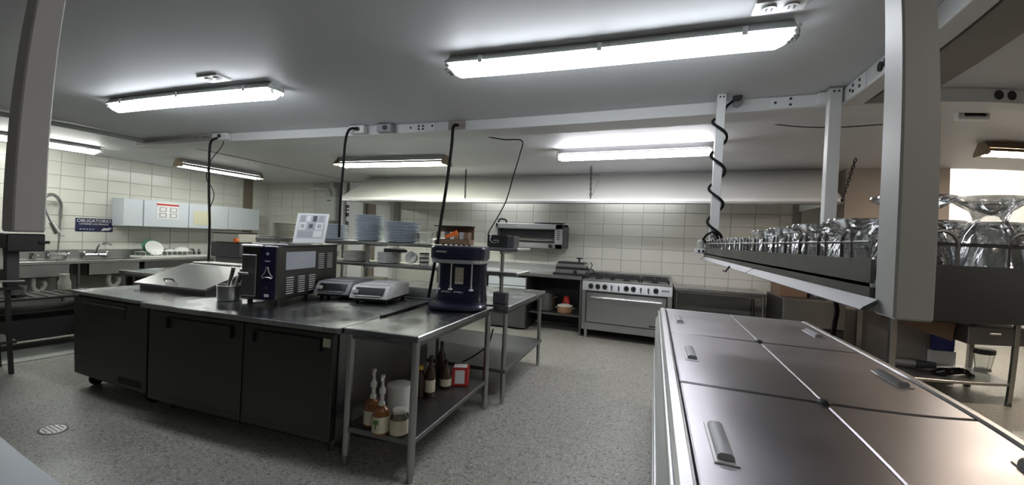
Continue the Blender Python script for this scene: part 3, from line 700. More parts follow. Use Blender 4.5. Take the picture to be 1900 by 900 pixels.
t = thing('control_box', 'black box with a grey side and pale hook, on the right end of the overshelf', 'box', (ay(930, 445, 3.66).x, 3.66, 1.411))
xa, xb, xc = ay(904, 445, 3.58).x, ay(940, 445, 3.58).x, ay(953, 445, 3.58).x
part('body', MB().box(xa, xb, 3.58, 3.75, 1.411, 1.53, .005), 'black', t); part('side_panel', MB().box(xb, xc, 3.585, 3.75, 1.411, 1.525, .004), 'dark_plastic', t)
part('hook', MB().tube(sm([(xa+.05, 3.575, 1.54), (xa+.035, 3.57, 1.49), (xa+.06, 3.57, 1.455), (xa+.12, 3.57, 1.46), (xa+.12, 3.57, 1.475), (xa+.07, 3.57, 1.475)], 4), .006, 6), 'aluminium', t)
# far-left upper shelf with oval plates
t = thing('plate_shelf', 'raised dark shelf with a stack of grey plates behind the steel machine', 'shelf', (-5.1, 4.5, .9))
za = ay(530, 442, 4.5).z; xa, xb = ay(472, 442, 4.5).x, ay(640, 442, 4.5).x
part('shelf_board', MB().box(xa, xb, 4.42, 4.86, za-.05, za, .004), 'steel_dark', t)
for x in (xa+.12, xb-.3):
    for y in (4.47, 4.8): part('leg', MB().cyl((x, y, 0), (x, y, za-.05), .018, n=10), 'steel_tube', t)
xs_ = ay(528, 425, 4.64).x
stack('cream', xs_, 4.64, za+.0005, 11, .0205, 'grey oval plate in the stack on the raised dark shelf', 'oval plates on the raised shelf', 1.15, 1.35, name='oval_plate')
solo('folded_sheet', MB().box(xa+.01, xa+.15, 4.45, 4.70, za+.001, za+.022, .004), 'paper', 'white folded sheet at the left end of the raised dark shelf', 'sheet')
# ================================================================== appliances on the island
# --- ice cream machine
W, D, Hh = .325, .80, .475
t = thing('ice_cream_machine', 'low steel machine with a purple front strip and slotted side', 'machine', (-3.205, 2.43, .886), math.radians(10))
part('cabinet', MB().box(0, W, .0, D, .03, Hh, .012), 'machine_steel', t, True)
part('top_cover', MB().box(-.006, W+.006, .10, D, Hh-.006, Hh+.016, .006), 'steel_dark', t, True)
part('hopper_lid', MB().box(.01, .20, -.02, .16, Hh-.012, Hh+.006, .006), 'steel', t, True)
for x in (.04, W-.04):
    for y in (.06, D-.06): part('foot', MB().cyl((x, y, 0), (x, y, .035), .018, n=10), 'black', t, True)
s = part('purple_strip', MB().box(W-.155, W-.012, -.008, .002, .035, Hh-.004, .003), 'purple', t, True)
cx = W-.083
part('logo_dot', MB().cyl((cx, -.007, .41), (cx, -.012, .41), .012, n=12), 'sticker', s, True)
part('logo_bar', MB().box(cx-.022, cx+.022, -.012, -.007, .345, .355), 'sticker', s, True)
tri = [Vector((cx-.055, -.011, .21)), Vector((cx, -.011, .315)), Vector((cx+.055, -.011, .21))]
for i in range(3):   # three-sided mark made of bowed bars
    a, b = tri[i], tri[(i+1) % 3]; m_ = (a+b)/2; inw = (Vector((cx, -.011, .243))-m_)*.28
    part('logo_arc', MB().tube(sm([a+(b-a)*.10, m_+inw, a+(b-a)*.90], 5), .005, 6), 'aluminium', s, True)
part('logo_tag', MB().box(cx-.018, cx+.020, -.012, -.007, .060, .082), 'paper', s, True)
part('push_button', MB().cyl((cx, -.006, .135), (cx, -.014, .135), .010, n=10), 'dark_plastic', s, True)
part('spout_panel', MB().box(.02, W-.175, -.020, .002, .06, .40, .006), 'steel_dark', t, True)
h = part('draw_handle', MB().cyl((.09, -.02, .25), (.09, -.075, .25), .012, n=10), 'chrome', t, True)
part('handle_bar', MB().cyl((.05, -.075, .25), (.14, -.075, .25), .011, n=10), 'chrome', h, True)
part('side_label', MB().box(W-.001, W+.003, .09, .46, .275, .425), 'sticker', t, True)
sl = mesh_of('louver', MB().prism([(0, 0), (.008, -.004), (.010, 0), (.002, .005)], 'y', -.040, .040), 'slot_catchlight')
def louvers(y, z0, n, w=1):
    for i in range(n): o = link('louver', sl, t, (W+.0, y, z0+i*.019)); o.scale = (1, w, 1)
for y in (.14, .28, .42): louvers(y, .075, 8)
for y in (.54, .67): louvers(y, .265, 8)
# --- leaflet stand on top
t = thing('leaflet_stand', 'white framed leaflet propped up on top of the purple-striped machine', 'leaflet', (-3.05, 2.98, .886+Hh+.016), math.radians(3))
a, b, c, d = ay(543, 455, 2.90), ay(602, 456, 2.90), ay(612, 402, 2.99), ay(554, 400, 2.99)
wv, hv = b-a, d-a; nrm = wv.cross(hv).normalized()*.006
def slab(p, q, r_, s_, n_): return MB().add([p, q, r_, s_, p+n_, q+n_, r_+n_, s_+n_], [(3, 2, 1, 0), (4, 5, 6, 7), (0, 1, 5, 4), (1, 2, 6, 5), (2, 3, 7, 6), (3, 0, 4, 7)])
dz = Vector((0, 0, .886+Hh+.016-a.z))
a, b, c, d = a+dz, b+dz, c+dz, d+dz
part('frame', slab(a, b, c, d, nrm), 'white_plastic', t)
i_ = lambda u, v: a+(b-a)*u+(d-a)*v+(c-b-(d-a))*u*v
part('printed_sheet', slab(i_(.09, .16), i_(.91, .16), i_(.91, .95), i_(.09, .95), nrm*1.25), 'sticker', t)
def pic(u0, u1, v0, v1, m): part('picture', slab(i_(u0, v0)+nrm*1.2, i_(u1, v0)+nrm*1.2, i_(u1, v1)+nrm*1.2, i_(u0, v1)+nrm*1.2, nrm*.2), m, t)
for k in range(4): pic(.13+k*.195, .26+k*.195, .72, .92, ('print_grey', 'paper', 'print_dark', 'print_grey')[k])
for k in range(3): pic(.12+k*.265, .34+k*.265, .45, .68, ('paper', 'print_grey', 'paper')[k]); pic(.17+k*.265, .29+k*.265, .50, .63, ('print_grey', 'print_dark', 'print_grey')[k])
pic(.12, .58, .20, .40, 'print_grey'); pic(.62, .88, .20, .40, 'paper')
part('easel_leg', slab(i_(.4, .02)+Vector((0, .16, 0)), i_(.6, .02)+Vector((0, .16, 0)), i_(.6, .8), i_(.4, .8), -nrm*.6), 'white_plastic', t)
# --- utensil pot
px_, py_ = -3.375, 2.47
t = thing('utensil_pot', 'short steel pot holding upright utensils beside the purple-striped machine', 'pot', (px_, py_, .886))
part('pot', MB().lathe([(.072, 0), (.085, .004), (.088, .012), (.092, .125), (.096, .13), (.088, .13), (.084, .015), (.001, .012)], (0, 0, 0), 22), 'steel', t, True)
for i, (dx, dy, tx, ty, h_) in enumerate(((-.02, -.02, .05, .02, .27), (.02, 0, .07, .03, .26), (.045, .02, .085, .02, .25), (0, .03, .03, .05, .28))):
    u = part('utensil', MB().cyl((dx, dy, .02), (dx+tx, dy+ty, h_), .012, .015, n=8), 'chrome', t, True)
    part('utensil_end', MB().ball((dx+tx, dy+ty, h_), .016, 6), 'chrome', u, True)
# --- scales
def scale(label, loc, rz, m):
    t = thing('kitchen_scale', label, 'scale', loc, rz)
    part('body', MB().prism([(0, .045), (.0, .06), (.05, .135), (.075, .15), (.42, .15), (.44, .135), (.44, .045)], 'x', -.17, .17), m, t, True)
    k = part('display_recess', MB().prism([(.004, .070), (.047, .1345), (.060, .1345), (.018, .070)], 'x', -.135, .135), 'black_gloss', t, True)
    part('key_ledge', MB().box(-.13, .12, -.006, .012, .062, .072, .002), 'steel', k, True)
    part('button_block', MB().box(-.155, -.10, .006, .030, .085, .115, .003), 'plate_white', k, True)
    part('base', MB().box(-.155, .155, .03, .42, .02, .047, .004), 'black', t, True)
    for x in (-.13, .13):
        for y in (.06, .39): part('foot', MB().cyl((x, y, 0), (x, y, .022), .016, n=10), 'rubber', t, True)
    part('platter', MB().box(-.15, .15, .10, .42, .150, .160, .004), m, t, True)
    return t
scale('white electronic scale with a black display, in the middle of the island', (-2.315, 2.87, .886), math.radians(9), 'white_plastic')
scale('grey electronic scale half hidden behind the purple-striped machine', (-2.755, 2.92, .886), math.radians(9), 'grey_plastic')
# small cartons between the scales and the lower tier
for lab, (p0, p1), yy, h_, m in (('green lidded carton behind the grey scale', (638, 662), 3.475, .12, 'green'), ('cream paper pad behind the white scale', (684, 715), 3.475, .16, 'label_cream'), ('small pale cup behind the white scale', (722, 738), 3.475, .14, 'plate_white')):
    x0, x1 = ay(p0, 520, yy).x, ay(p1, 520, yy).x
    t = thing('small_carton', lab, 'carton', ((x0+x1)/2, yy, .886))
    part('carton_body', MB().box(x0, x1, yy-.05, yy+.04, .886, .886+h_*.8, .004), 'plate_white', t); part('carton_lid', MB().box(x0-.005, x1+.005, yy-.055, yy+.045, .886+h_*.8, .886+h_, .004), m, t)
# --- three-spindle drink mixer
t = thing('drink_mixer', 'dark blue three-spindle drink mixer at the corner of the island', 'mixer', (-1.57, 3.12, .886), math.radians(10))
def oval(hw, y0, y1, k=2.6, n=28):
    cy_, hy = (y0+y1)/2, (y1-y0)/2
    return [(hw*math.copysign(abs(cos(2*pi*i/n))**(2/k), cos(2*pi*i/n)), cy_+hy*math.copysign(abs(sin(2*pi*i/n))**(2/k), sin(2*pi*i/n))) for i in range(n)]
def loft(sections):   # sections: list of (outline, z)
    mb = MB(); n = len(sections[0][0]); V = [(x, y, z) for o_, z in sections for x, y in o_]
    F = [(j*n+i, j*n+(i+1) % n, (j+1)*n+(i+1) % n, (j+1)*n+i) for j in range(len(sections)-1) for i in range(n)]+[tuple(range(n-1, -1, -1)), tuple(range((len(sections)-1)*n, len(sections)*n))]
    return mb.add(V, F)
part('base', loft([(oval(.235, -.21, .17), 0), (oval(.25, -.225, .18), .012), (oval(.25, -.225, .18), .030), (oval(.240, -.205, .17), .046), (oval(.225, -.19, .165), .048)]), 'mixer_blue', t, True)
part('column', loft([(oval(.225, -.02, .165, 4), .045), (oval(.215, .0, .16, 4), .12), (oval(.212, .01, .16, 4), .40), (oval(.215, .0, .16, 4), .44)]), 'mixer_blue', t, True)
hd = part('head', loft([(oval(.228, -.155, .165, 5), .415), (oval(.236, -.165, .17, 5), .43), (oval(.236, -.165, .17, 5), .515), (oval(.225, -.15, .165, 5), .528)]), 'mixer_blue', t, True)
part('top_plate', loft([(oval(.222, -.148, .16, 5), .527), (oval(.222, -.148, .16, 5), .538)]), 'aluminium', hd, True)
part('trim_band', loft([(oval(.215, -.15, .10, 5), .385), (oval(.225, -.158, .12, 5), .39), (oval(.225, -.158, .12, 5), .418)]), 'aluminium', hd, True)
part('badge', MB().box(-.165, -.075, -.172, -.160, .475, .490, .003), 'aluminium', hd, True)
for i in range(6): part('switch', MB().box(-.13+i*.045, -.112+i*.045, -.13, -.105, .538, .552, .003), 'black', hd, True)
for i, x in enumerate((-.16, -.055, .125)):
    sp = part('spindle', MB().cyl((x, -.085, .39), (x, -.085, .175), .0075, n=8), 'aluminium', t, True)
    part('agitator', MB().lathe([(.004, 0), (.022, .004), (.018, .016), (.006, .020), (.011, .034), (.004, .04)], (x, -.085, .155), 12), 'aluminium' if i else 'steel', sp, True)
for x in (-.11, -.0): part('cup_rest', MB().tube(sm([(x-.035, -.03, .13), (x-.03, -.06, .135), (x, -.075, .14), (x+.03, -.06, .135), (x+.035, -.03, .13)], 3), .007, 6), 'aluminium', t, True)
st = part('sticker', MB().box(-.045, .030, -.004, .002, .20, .345), 'label_cream', t, True)
for i in range(3): part('sticker_line', MB().box(-.043, .028, -.006, -.003, .232+i*.035, .236+i*.035), 'print_grey', st, True)
# ------------------------------------------------------------------ things on the table's lower shelf
z0 = .2555
def bottle(name, label, x, y, prof, m, cap=None, labl=None, extra=None, cat='bottle'):
    t = thing(name, label, cat, (x, y, z0)); part('bottle_body', MB().lathe(prof, (0, 0, 0), 20), m, t, True)
    if labl: part('paper_label', MB().lathe([(labl[0], labl[1]), (labl[0]+.0015, labl[1]), (labl[0]+.0015, labl[2]), (labl[0], labl[2])], (0, 0, 0), 20, closed=True), labl[3], t, True)
    if cap: part('cap', MB().cyl((0, 0, cap[0]), (0, 0, cap[1]), cap[2], n=14), cap[3], t, True)
    if extra: extra(t)
    return t
def pump(t, zc=.180):
    p = part('pump', MB().lathe([(.020, zc-.01), (.020, zc+.012), (.012, zc+.02), (.012, zc+.06), (.019, zc+.066), (.021, zc+.09), (.012, zc+.105), (.008, zc+.12), (.008, zc+.16), (.015, zc+.165), (.012, zc+.18), (.001, zc+.181)], (0, 0, 0), 14), 'plate_white', t, True)
    part('nozzle', MB().tube([(0, 0, zc+.172), (.02, -.03, zc+.172), (.025, -.045, zc+.160)], .008, 7), 'plate_white', p, True)
sy = [(.042, 0), (.050, .006), (.051, .13), (.046, .150), (.022, .168), (.018, .180), (.001, .18)]
def zx(px, py, dy=0): q = az(px, py, z0); return q.x, q.y
x, y = zx(672, 800); bottle('syrup_bottle', 'amber syrup bottle with a white pump, hindmost of the two at the shelf corner', x, y+.09, sy, 'amber', labl=(.0515, .02, .105, 'label_cream'), extra=pump)
x, y = zx(700, 808); bottle('syrup_bottle', 'amber syrup bottle with a white pump, second from the table leg, leaf on its label', x, y+.03, sy, 'amber', labl=(.0515, .02, .115, 'label_cream'),
    extra=lambda t: (pump(t), part('leaf_print', MB().box(-.014, .020, -.056, -.051, .075, .100).box(-.002, .004, -.056, -.051, .045, .08), 'leaf_green', t, True)))
x, y = zx(733, 811); bottle('sauce_jar', 'squat glass jar with a printed label, in front at the shelf corner', x, y+.04, [(.048, 0), (.056, .006), (.056, .10), (.050, .125), (.042, .135), (.042, .145), (.001, .145)], 'clear_plastic', labl=(.0565, .015, .10, 'label_cream'), cap=(.140, .152, .046, 'plate_cream'), cat='jar')
x, y = zx(740, 790); bottle('white_tub', 'round white tub with a flat lid behind the squat glass jar', x-.12, y+.16, [(.076, 0), (.078, .006), (.080, .175), (.001, .175)], 'plate_white', cap=(.172, .198, .084, 'white_plastic'), cat='tub')
x, y = zx(755, 760); bottle('oil_bottle', 'dark oil bottle with a yellow cap behind the white tub', x-.05, y+.24, [(.036, 0), (.04, .006), (.04, .15), (.018, .19), (.016, .21), (.001, .21)], 'brown_bottle', cap=(.205, .235, .021, 'yellow'))
x, y = zx(797, 735); bottle('sauce_bottle', 'tall dark bottle with a pale label behind the front table leg', x, y, [(.034, 0), (.037, .006), (.037, .19), (.015, .24), (.014, .29), (.001, .29)], 'brown_bottle', labl=(.0375, .04, .13, 'label_cream'), cap=(.285, .31, .016, 'black'))
x, y = zx(826, 718); bottle('sauce_bottle', 'round brown bottle with a cream label beside the red box', x, y, [(.042, 0), (.048, .008), (.048, .09), (.030, .14), (.015, .165), (.014, .20), (.001, .20)], 'brown_bottle', labl=(.0485, .02, .075, 'label_cream'), cap=(.195, .225, .017, 'black'))
x, y = zx(808, 712); bottle('sauce_bottle', 'tall black bottle behind the round brown bottle on the shelf', x-.02, y+.12, [(.034, 0), (.037, .006), (.037, .20), (.015, .25), (.014, .30), (.001, .30)], 'brown_bottle', cap=(.295, .32, .016, 'black'))
x, y = zx(852, 714); t = thing('packet_box', 'red and white cardboard packet on the table shelf', 'box', (x, y, z0), math.radians(20))
part('carton', MB().box(-.06, .075, -.03, .06, 0, .15, .004), 'red', t, True); part('white_panel', MB().box(-.035, .045, -.033, -.029, .02, .13), 'paper', t, True); part('top_flap', MB().box(-.05, .06, -.03, .05, .15, .158, .002), 'paper', t, True)
# ================================================================== along the back wall
# --- stove
X0, X1, SYF, SYB = -1.02, .265, 6.27, 6.98
t = thing('gas_range', 'steel six-burner gas range with one wide oven door', 'stove', ((X0+X1)/2, 6.6, 0))
part('body', MB().box(X0, X1, SYF+.03, SYB, .14, .885), 'steel_dark', t)
part('control_panel', MB().prism([(SYF, .74), (SYF-.005, .75), (SYF+.025, .89), (SYF+.06, .90), (SYF+.06, .74)], 'x', X0, X1), 'steel', t)
part('top_frame', MB().box(X0-.005, X1+.005, SYF+.02, SYB, .885, .915, .006), 'steel', t)
part('bottom_panel', MB().box(X0, X1, SYF+.005, SYF+.04, .14, .25, .004), 'steel', t)
for s, xa in ((0, X0), (1, X1-.06)): part('side_frame', MB().box(xa, xa+.06, SYF, SYF+.04, .25, .74, .003), 'steel', t)
d = part('oven_door', MB().box(X0+.075, X1-.075, SYF-.025, SYF+.02, .262, .715, .008), 'steel', t)
part('door_gap', MB().box(X0+.06, X1-.06, SYF+.012, SYF+.03, .25, .73), 'black', t)
h = part('door_handle', MB().cyl((X0+.14, SYF-.085, .655), (X1-.14, SYF-.085, .655), .013, n=12), 'chrome', d)
for x in (X0+.17, X1-.17): part('handle_bracket', MB().cyl((x, SYF-.085, .655), (x, SYF-.02, .655), .010, n=10), 'chrome', h)
part('badge', MB().box(X1-.30, X1-.12, SYF-.029, SYF-.024, .285, .305, .002), 'black', d)
for i, px in enumerate((1096, 1109, 1122, 1135, 1148, 1162, 1175, 1189, 1203, 1217)):
    x = ay(px, 540, SYF).x
    if i in (3, 4, 7, 8):
        k = part('gas_lever', MB().box(x-.012, x+.012, SYF-.03, SYF+.02, .795, .85, .004), 'chrome', t); part('lever_tip', MB().box(x-.007, x+.007, SYF-.035, SYF-.015, .77, .80, .003), 'steel_dark', k)
    else:
        k = part('knob', MB().cyl((x, SYF+.02, .82), (x, SYF-.03, .815), .038, .034, n=16), 'black', t); part('pointer', MB().box(x-.007, x+.007, SYF-.042, SYF-.028, .785, .85, .003), 'black', k)
for i in range(3): part('panel_mark', MB().box(X1-.14+i*.035, X1-.115+i*.035, SYF+.001, SYF+.012, .815, .835), 'print_dark', t)
for i in range(3):
    for j in range(2):
        gx0 = X0+.03+i*.41; gx1 = gx0+.395; gy0 = SYF+.08+j*.30; gy1 = gy0+.285; zc = .968
        mb = MB().box(gx0, gx1, gy0, gy0+.018, zc-.02, zc, .004).box(gx0, gx1, gy1-.018, gy1, zc-.02, zc, .004).box(gx0, gx0+.018, gy0, gy1, zc-.02, zc, .004).box(gx1-.018, gx1, gy0, gy1, zc-.02, zc, .004)
        cxg, cyg = (gx0+gx1)/2, (gy0+gy1)/2
        for a in range(8):
            u = Vector((cos(a*pi/4), sin(a*pi/4), 0)); e = .19 if a % 2 == 0 and a % 4 == 0 else (.14 if a % 2 == 0 else .16)
            mb.tube([Vector((cxg, cyg, zc-.008))+u*.045, Vector((cxg, cyg, zc+.004))+u*e*.6, Vector((cxg, cyg, zc-.01))+u*e*.93], .010, 5)
        for q in ((gx0+.01, gy0+.01), (gx1-.01, gy0+.01), (gx0+.01, gy1-.01), (gx1-.01, gy1-.01)): mb.box(q[0]-.01, q[0]+.01, q[1]-.01, q[1]+.01, .913, zc)
        g = part('burner_grate', mb, 'iron', t); part('burner', MB().lathe([(.05, 0), (.05, .012), (.034, .02), (.001, .022)], (cxg, cyg, .915), 14), 'iron', g)
for x in (X0+.06, X1-.06):
    for y in (SYF+.09, SYB-.08): part('leg', MB().cyl((x, y, 0), (x, y, .14), .022, .03, n=10), 'steel', t)
part('splash_back', MB().box(X0, X1, SYB-.01, SYB+.01, .9, 1.0), 'steel', t)
# --- left counter by the stove
CX0, CX1 = -3.70, -1.045
t = thing('back_counter', 'dark steel counter left of the gas range, open below', 'counter', (-2.4, 6.65, 0))
part('countertop', MB().box(CX0, CX1, 6.36, 6.985, .90, .935, .004), 'steel', t)
part('front_edge', MB().box(CX0, CX1, 6.34, 6.36, .885, .935, .003), 'steel_tube', t)
part('back_panel', MB().box(CX0, CX1, 6.95, 6.975, .05, .89), 'black', t)
part('side_panel', MB().box(CX1-.03, CX1, 6.38, 6.96, .0, .89), 'steel_dark', t)
part('lower_shelf', MB().box(ay(977, 520, 6.25).x+.02, CX1-.03, 6.40, 6.95, .28, .305), 'steel_dark', t)
for x in (CX0+.04,):
    part('leg', MB().box(x-.02, x+.02, 6.38, 6.42, 0, .885), 'steel_dark', t)
part('upstand', MB().box(CX0, CX1, 6.97, 6.99, .935, 1.06, .003), 'steel', t)
# undercounter white freezer
x0, x1 = ay(905, 520, 6.25).x, ay(977, 520, 6.25).x
t = thing('drawer_cabinet', 'white drawer cabinet under the counter behind the second work table', 'cabinet', ((x0+x1)/2, 6.5, 0))
part('cabinet_body', MB().box(x0, x1, 6.27, 6.86, .03, .86, .006), 'steel_dark', t)
for z_0, z_1, mm in ((.72, .85, 'cabinet_white'), (.56, .71, 'cabinet_white'), (.05, .55, 'steel_dark')): part('drawer', MB().box(x0+.015, x1-.015, 6.245, 6.275, z_0, z_1, .005), mm, t)
def cookpot(label, x, y, z, r, h, m, lid=None):
    t = thing('cooking_pot', label, 'pot', (x, y, z))
    part('pot', MB().lathe([(r*.92, 0), (r, .015), (r, h), (r*1.04, h+.006), (r*.96, h+.006), (r*.95, .02), (.001, .018)], (0, 0, 0), 22), m, t, True)
    for s in (-1, 1): part('handle', MB().tube(sm([(s*r*.98, -.04, h*.75), (s*(r+.035), -.03, h*.78), (s*(r+.035), .03, h*.78), (s*r*.98, .04, h*.75)], 3), .007, 6), 'steel_tube', t, True)
    if lid: l = part('lid', MB().lathe([(r*1.03, 0), (r*1.03, .008), (r*.5, .03), (.001, .036)], (0, 0, h+.006), 22), lid, t, True); part('lid_knob', MB().ball((0, 0, h+.055), .018, 6), 'black', l, True)
    return t
q = ay(1002, 575, 6.62); cookpot('large steel stock pot under the counter beside the white cabinet', q.x+.085, 6.64, .3055, .16, .30, 'steel_dark')
q = ay(1036, 575, 6.60); cookpot('pale pot with a dark lid on the shelf left of the stove', q.x+.11, 6.60, .3055, .125, .10, 'pot_brown', 'plate_cream')
q = ay(1044, 560, 6.78); solo('jug', MB().lathe([(.05, 0), (.06, .01), (.065, .15), (.05, .22), (.055, .24), (.048, .24), (.04, .21), (.05, .02), (.001, .02)], (q.x+.06, 6.80, .3055), 16), 'red', 'dark red jug behind the pale pot left of the stove', 'jug')
# --- contact grill
x0, x1 = ay(1032, 505, 6.62).x, ay(1090, 505, 6.62).x; z0 = .9355
t = thing('contact_grill', 'black and steel contact grill on the counter left of the stove', 'grill', ((x0+x1)/2, 6.6, z0))
part('base', MB().box(x0-.02, x1, 6.45, 6.85, z0, z0+.03, .005), 'black', t)
part('lower_body', MB().box(x0+.02, x1-.01, 6.46, 6.84, z0+.03, z0+.10, .008), 'steel', t)
part('lower_plate', MB().box(x0+.02, x1-.01, 6.46, 6.82, z0+.10, z0+.115, .003), 'iron', t)
part('upper_body', MB().box(x0+.03, x1-.02, 6.46, 6.83, z0+.13, z0+.19, .010), 'steel', t)
part('upper_plate', MB().box(x0+.03, x1-.02, 6.465, 6.82, z0+.118, z0+.13, .003), 'iron', t)
part('top_cover', MB().box(x0+.05, x1-.03, 6.48, 6.80, z0+.19, z0+.215, .008), 'black', t)
part('knob', MB().cyl(((x0+x1)/2+.09, 6.45, z0+.062), ((x0+x1)/2+.09, 6.42, z0+.062), .03, n=12), 'black', t)
k = part('handle_post', MB().cyl((x1-.14, 6.62, z0+.21), (x1-.14, 6.62, z0+.28), .016, n=8), 'black', t); part('handle_knob', MB().lathe([(.02, 0), (.05, .005), (.05, .02), (.02, .03), (.001, .03)], (x1-.14, 6.62, z0+.265), 12), 'black', k)
part('spring_arm', MB().tube(sm([(x1-.02, 6.8, z0+.06), (x1+.05, 6.78, z0+.16), (x1+.03, 6.7, z0+.22)], 4), .010, 6), 'steel_dark', t)
part('side_handle', MB().tube(sm([(x1-.01, 6.55, z0+.10), (x1+.09, 6.5, z0+.12), (x1+.12, 6.6, z0+.06)], 4), .009, 6), 'black', t)
# --- salamander broiler on the wall
a, b = ay(920, 413, 6.55), ay(1043, 463, 6.55); z0, z1 = b.z, a.z
t = thing('salamander_broiler', 'steel salamander broiler mounted on the tiled back wall', 'broiler', ((a.x+b.x)/2, 6.78, z0))
x0, x1 = a.x, b.x
part('shell', MB().box(x0, x1, 6.62, 6.99, z1-.10, z1, .008).box(x0, x1, 6.62, 6.99, z0, z0+.10, .008).box(x0, x0+.05, 6.62, 6.99, z0, z1, .006).box(x1-.16, x1, 6.62, 6.99, z0, z1, .006), 'steel', t)
part('front_frame', MB().box(x0, x1, 6.55, 6.63, z1-.095, z1, .008).box(x0, x1, 6.55, 6.63, z0, z0+.085, .008).box(x1-.13, x1, 6.55, 6.63, z0, z1, .006).box(x0, x0+.045, 6.55, 6.63, z0, z1, .006), 'steel', t)
part('cavity', MB().box(x0+.046, x1-.131, 6.67, 6.98, z0+.087, z1-.097), 'black', t)
part('heating_plate', MB().box(x0+.046, x1-.131, 6.64, 6.67, z1-.125, z1-.105), 'iron', t)
for i in range(2): part('rack_bar', MB().cyl((x0+.045, 6.60+i*.03, z0+.14+i*.02), (x1-.14, 6.60+i*.03, z0+.14+i*.02), .008, n=8), 'chrome', t)
part('floor_grid', MB().box(x0+.046, x1-.131, 6.64, 6.67, z0+.090, z0+.098), 'steel_tube', t)
for i in range(6): part('vent_slot', MB().box(x1-.105, x1-.05, 6.546, 6.552, z0+.16+i*.035, z0+.172+i*.035), 'black', t)
k = part('knob', MB().cyl((x1-.20, 6.56, z0+.045), (x1-.20, 6.51, z0+.045), .034, n=14), 'black', t)
part('side_cover', MB().box(x1, x1+.012, 6.58, 6.99, z0+.01, z1-.04, .004), 'dark_plastic', t)
part('label_plate', MB().box(x0+.40, x0+.58, 6.546, 6.552, z1-.055, z1-.025), 'aluminium', t)
part('top_handle', MB().tube(sm([(x0+.02, 6.64, z1), (x0+.03, 6.64, z1+.06), (x0+.10, 6.64, z1+.07), (x0+.16, 6.64, z1+.05), (x0+.17, 6.64, z1)], 4), .016, 7), 'black', t)
solo('baking_tray', MB().lathe([(.20, 0), (.27, .012), (.275, .022), (.26, .022), (.19, .008), (.001, .006)], (x1-.30, 6.80, z1+.001), 24, 1, .7), 'iron', 'flat black round pan on top of the salamander broiler', 'pan')
# --- counter right of the stove
table('side_table', 'steel table right of the gas range, against the tiled wall', .29, 1.42, 6.30, 6.97, .89, .22, legm='steel_dark')
q0, q1 = ay(1318, 590, 6.28), ay(1402, 590, 6.28)
t = thing('steel_bin', 'steel box with a white paper notice, on the shelf right of the stove', 'box', ((q0.x+q1.x)/2, 6.45, .2205))
part('bin_body', MB().box(q0.x, q1.x, 6.34, 6.72, .2205, .50, .006), 'steel', t); part('lid', MB().box(q0.x-.01, q1.x+.01, 6.33, 6.73, .50, .525, .005), 'steel_tube', t)
part('paper_notice', MB().box((q0.x+q1.x)/2, q1.x-.04, 6.332, 6.339, .30, .48), 'paper', t); part('handle', MB().box(q0.x+.08, q0.x+.22, 6.325, 6.342, .44, .455, .003), 'aluminium', t)
for i, (px, hh) in enumerate(((1362, .30), (1372, .26), (1352, .24))):
    q = ay(px, 560, 6.75); solo('steel_jug', MB().lathe([(.034, 0), (.038, .01), (.038, hh*.8), (.03, hh), (.001, hh)], (q.x, 6.86-.0*i, .2205), 14), 'steel', ('tall', 'middle', 'short')[i]+' steel jug at the back of the shelf right of the stove', 'jug', 'jugs on the shelf right of the stove')
# --- oven table at the right end
table('oven_table', 'low steel table carrying the closed steel oven at the right end of the back wall', 1.47, 2.15, 5.85, 6.75, .40, .12, legm='steel_dark')
t = thing('steel_oven', 'closed steel box oven with a black front base, right of the side table', 'oven', (1.8, 6.25, .4005))
part('oven_body', MB().box(1.50, 2.12, 5.92, 6.70, .56, .90, .008), 'steel_door', t); part('front_panel', MB().box(1.50, 2.12, 5.90, 5.925, .57, .89, .005), 'steel_door', t)
part('base', MB().box(1.50, 2.12, 5.93, 6.70, .4005, .56, .004), 'black', t)
f = part('dial_frame', MB().box(1.53, 1.66, 5.915, 5.935, .43, .54, .004), 'aluminium', t); part('dial_window', MB().box(1.555, 1.635, 5.910, 5.918, .455, .515), 'black', f)
for i in range(3): part('knob', MB().cyl((1.78+i*.10, 5.935, .485), (1.78+i*.10, 5.905, .485), .022, n=10), 'dark_plastic', t)
t = thing('wooden_crate', 'brown wooden crate standing on the closed steel oven', 'crate', (1.62, 6.3, .9005))
part('crate_body', MB().box(1.51, 1.80, 6.12, 6.55, .9005, 1.06, .004), 'wood_brown', t); part('crate_rim', MB().box(1.50, 1.81, 6.11, 6.56, 1.05, 1.075, .004), 'wood_brown', t); part('lining', MB().box(1.53, 1.78, 6.14, 6.53, 1.07, 1.085), 'dark_plastic', t)
t = thing('small_radio', 'small dark device with a pale dial on the steel oven', 'device', (1.92, 6.2, .9005))
part('case', MB().box(1.84, 2.02, 6.15, 6.30, .9005, .985, .006), 'dark_plastic', t); part('dial', MB().cyl((1.90, 6.152, .945), (1.90, 6.142, .945), .018, n=12), 'paper', t)
solo('white_carton', MB().box(2.04, 2.13, 6.05, 6.30, .9005, .97, .004), 'plate_white', 'low white carton at the right end of the steel oven', 'carton')
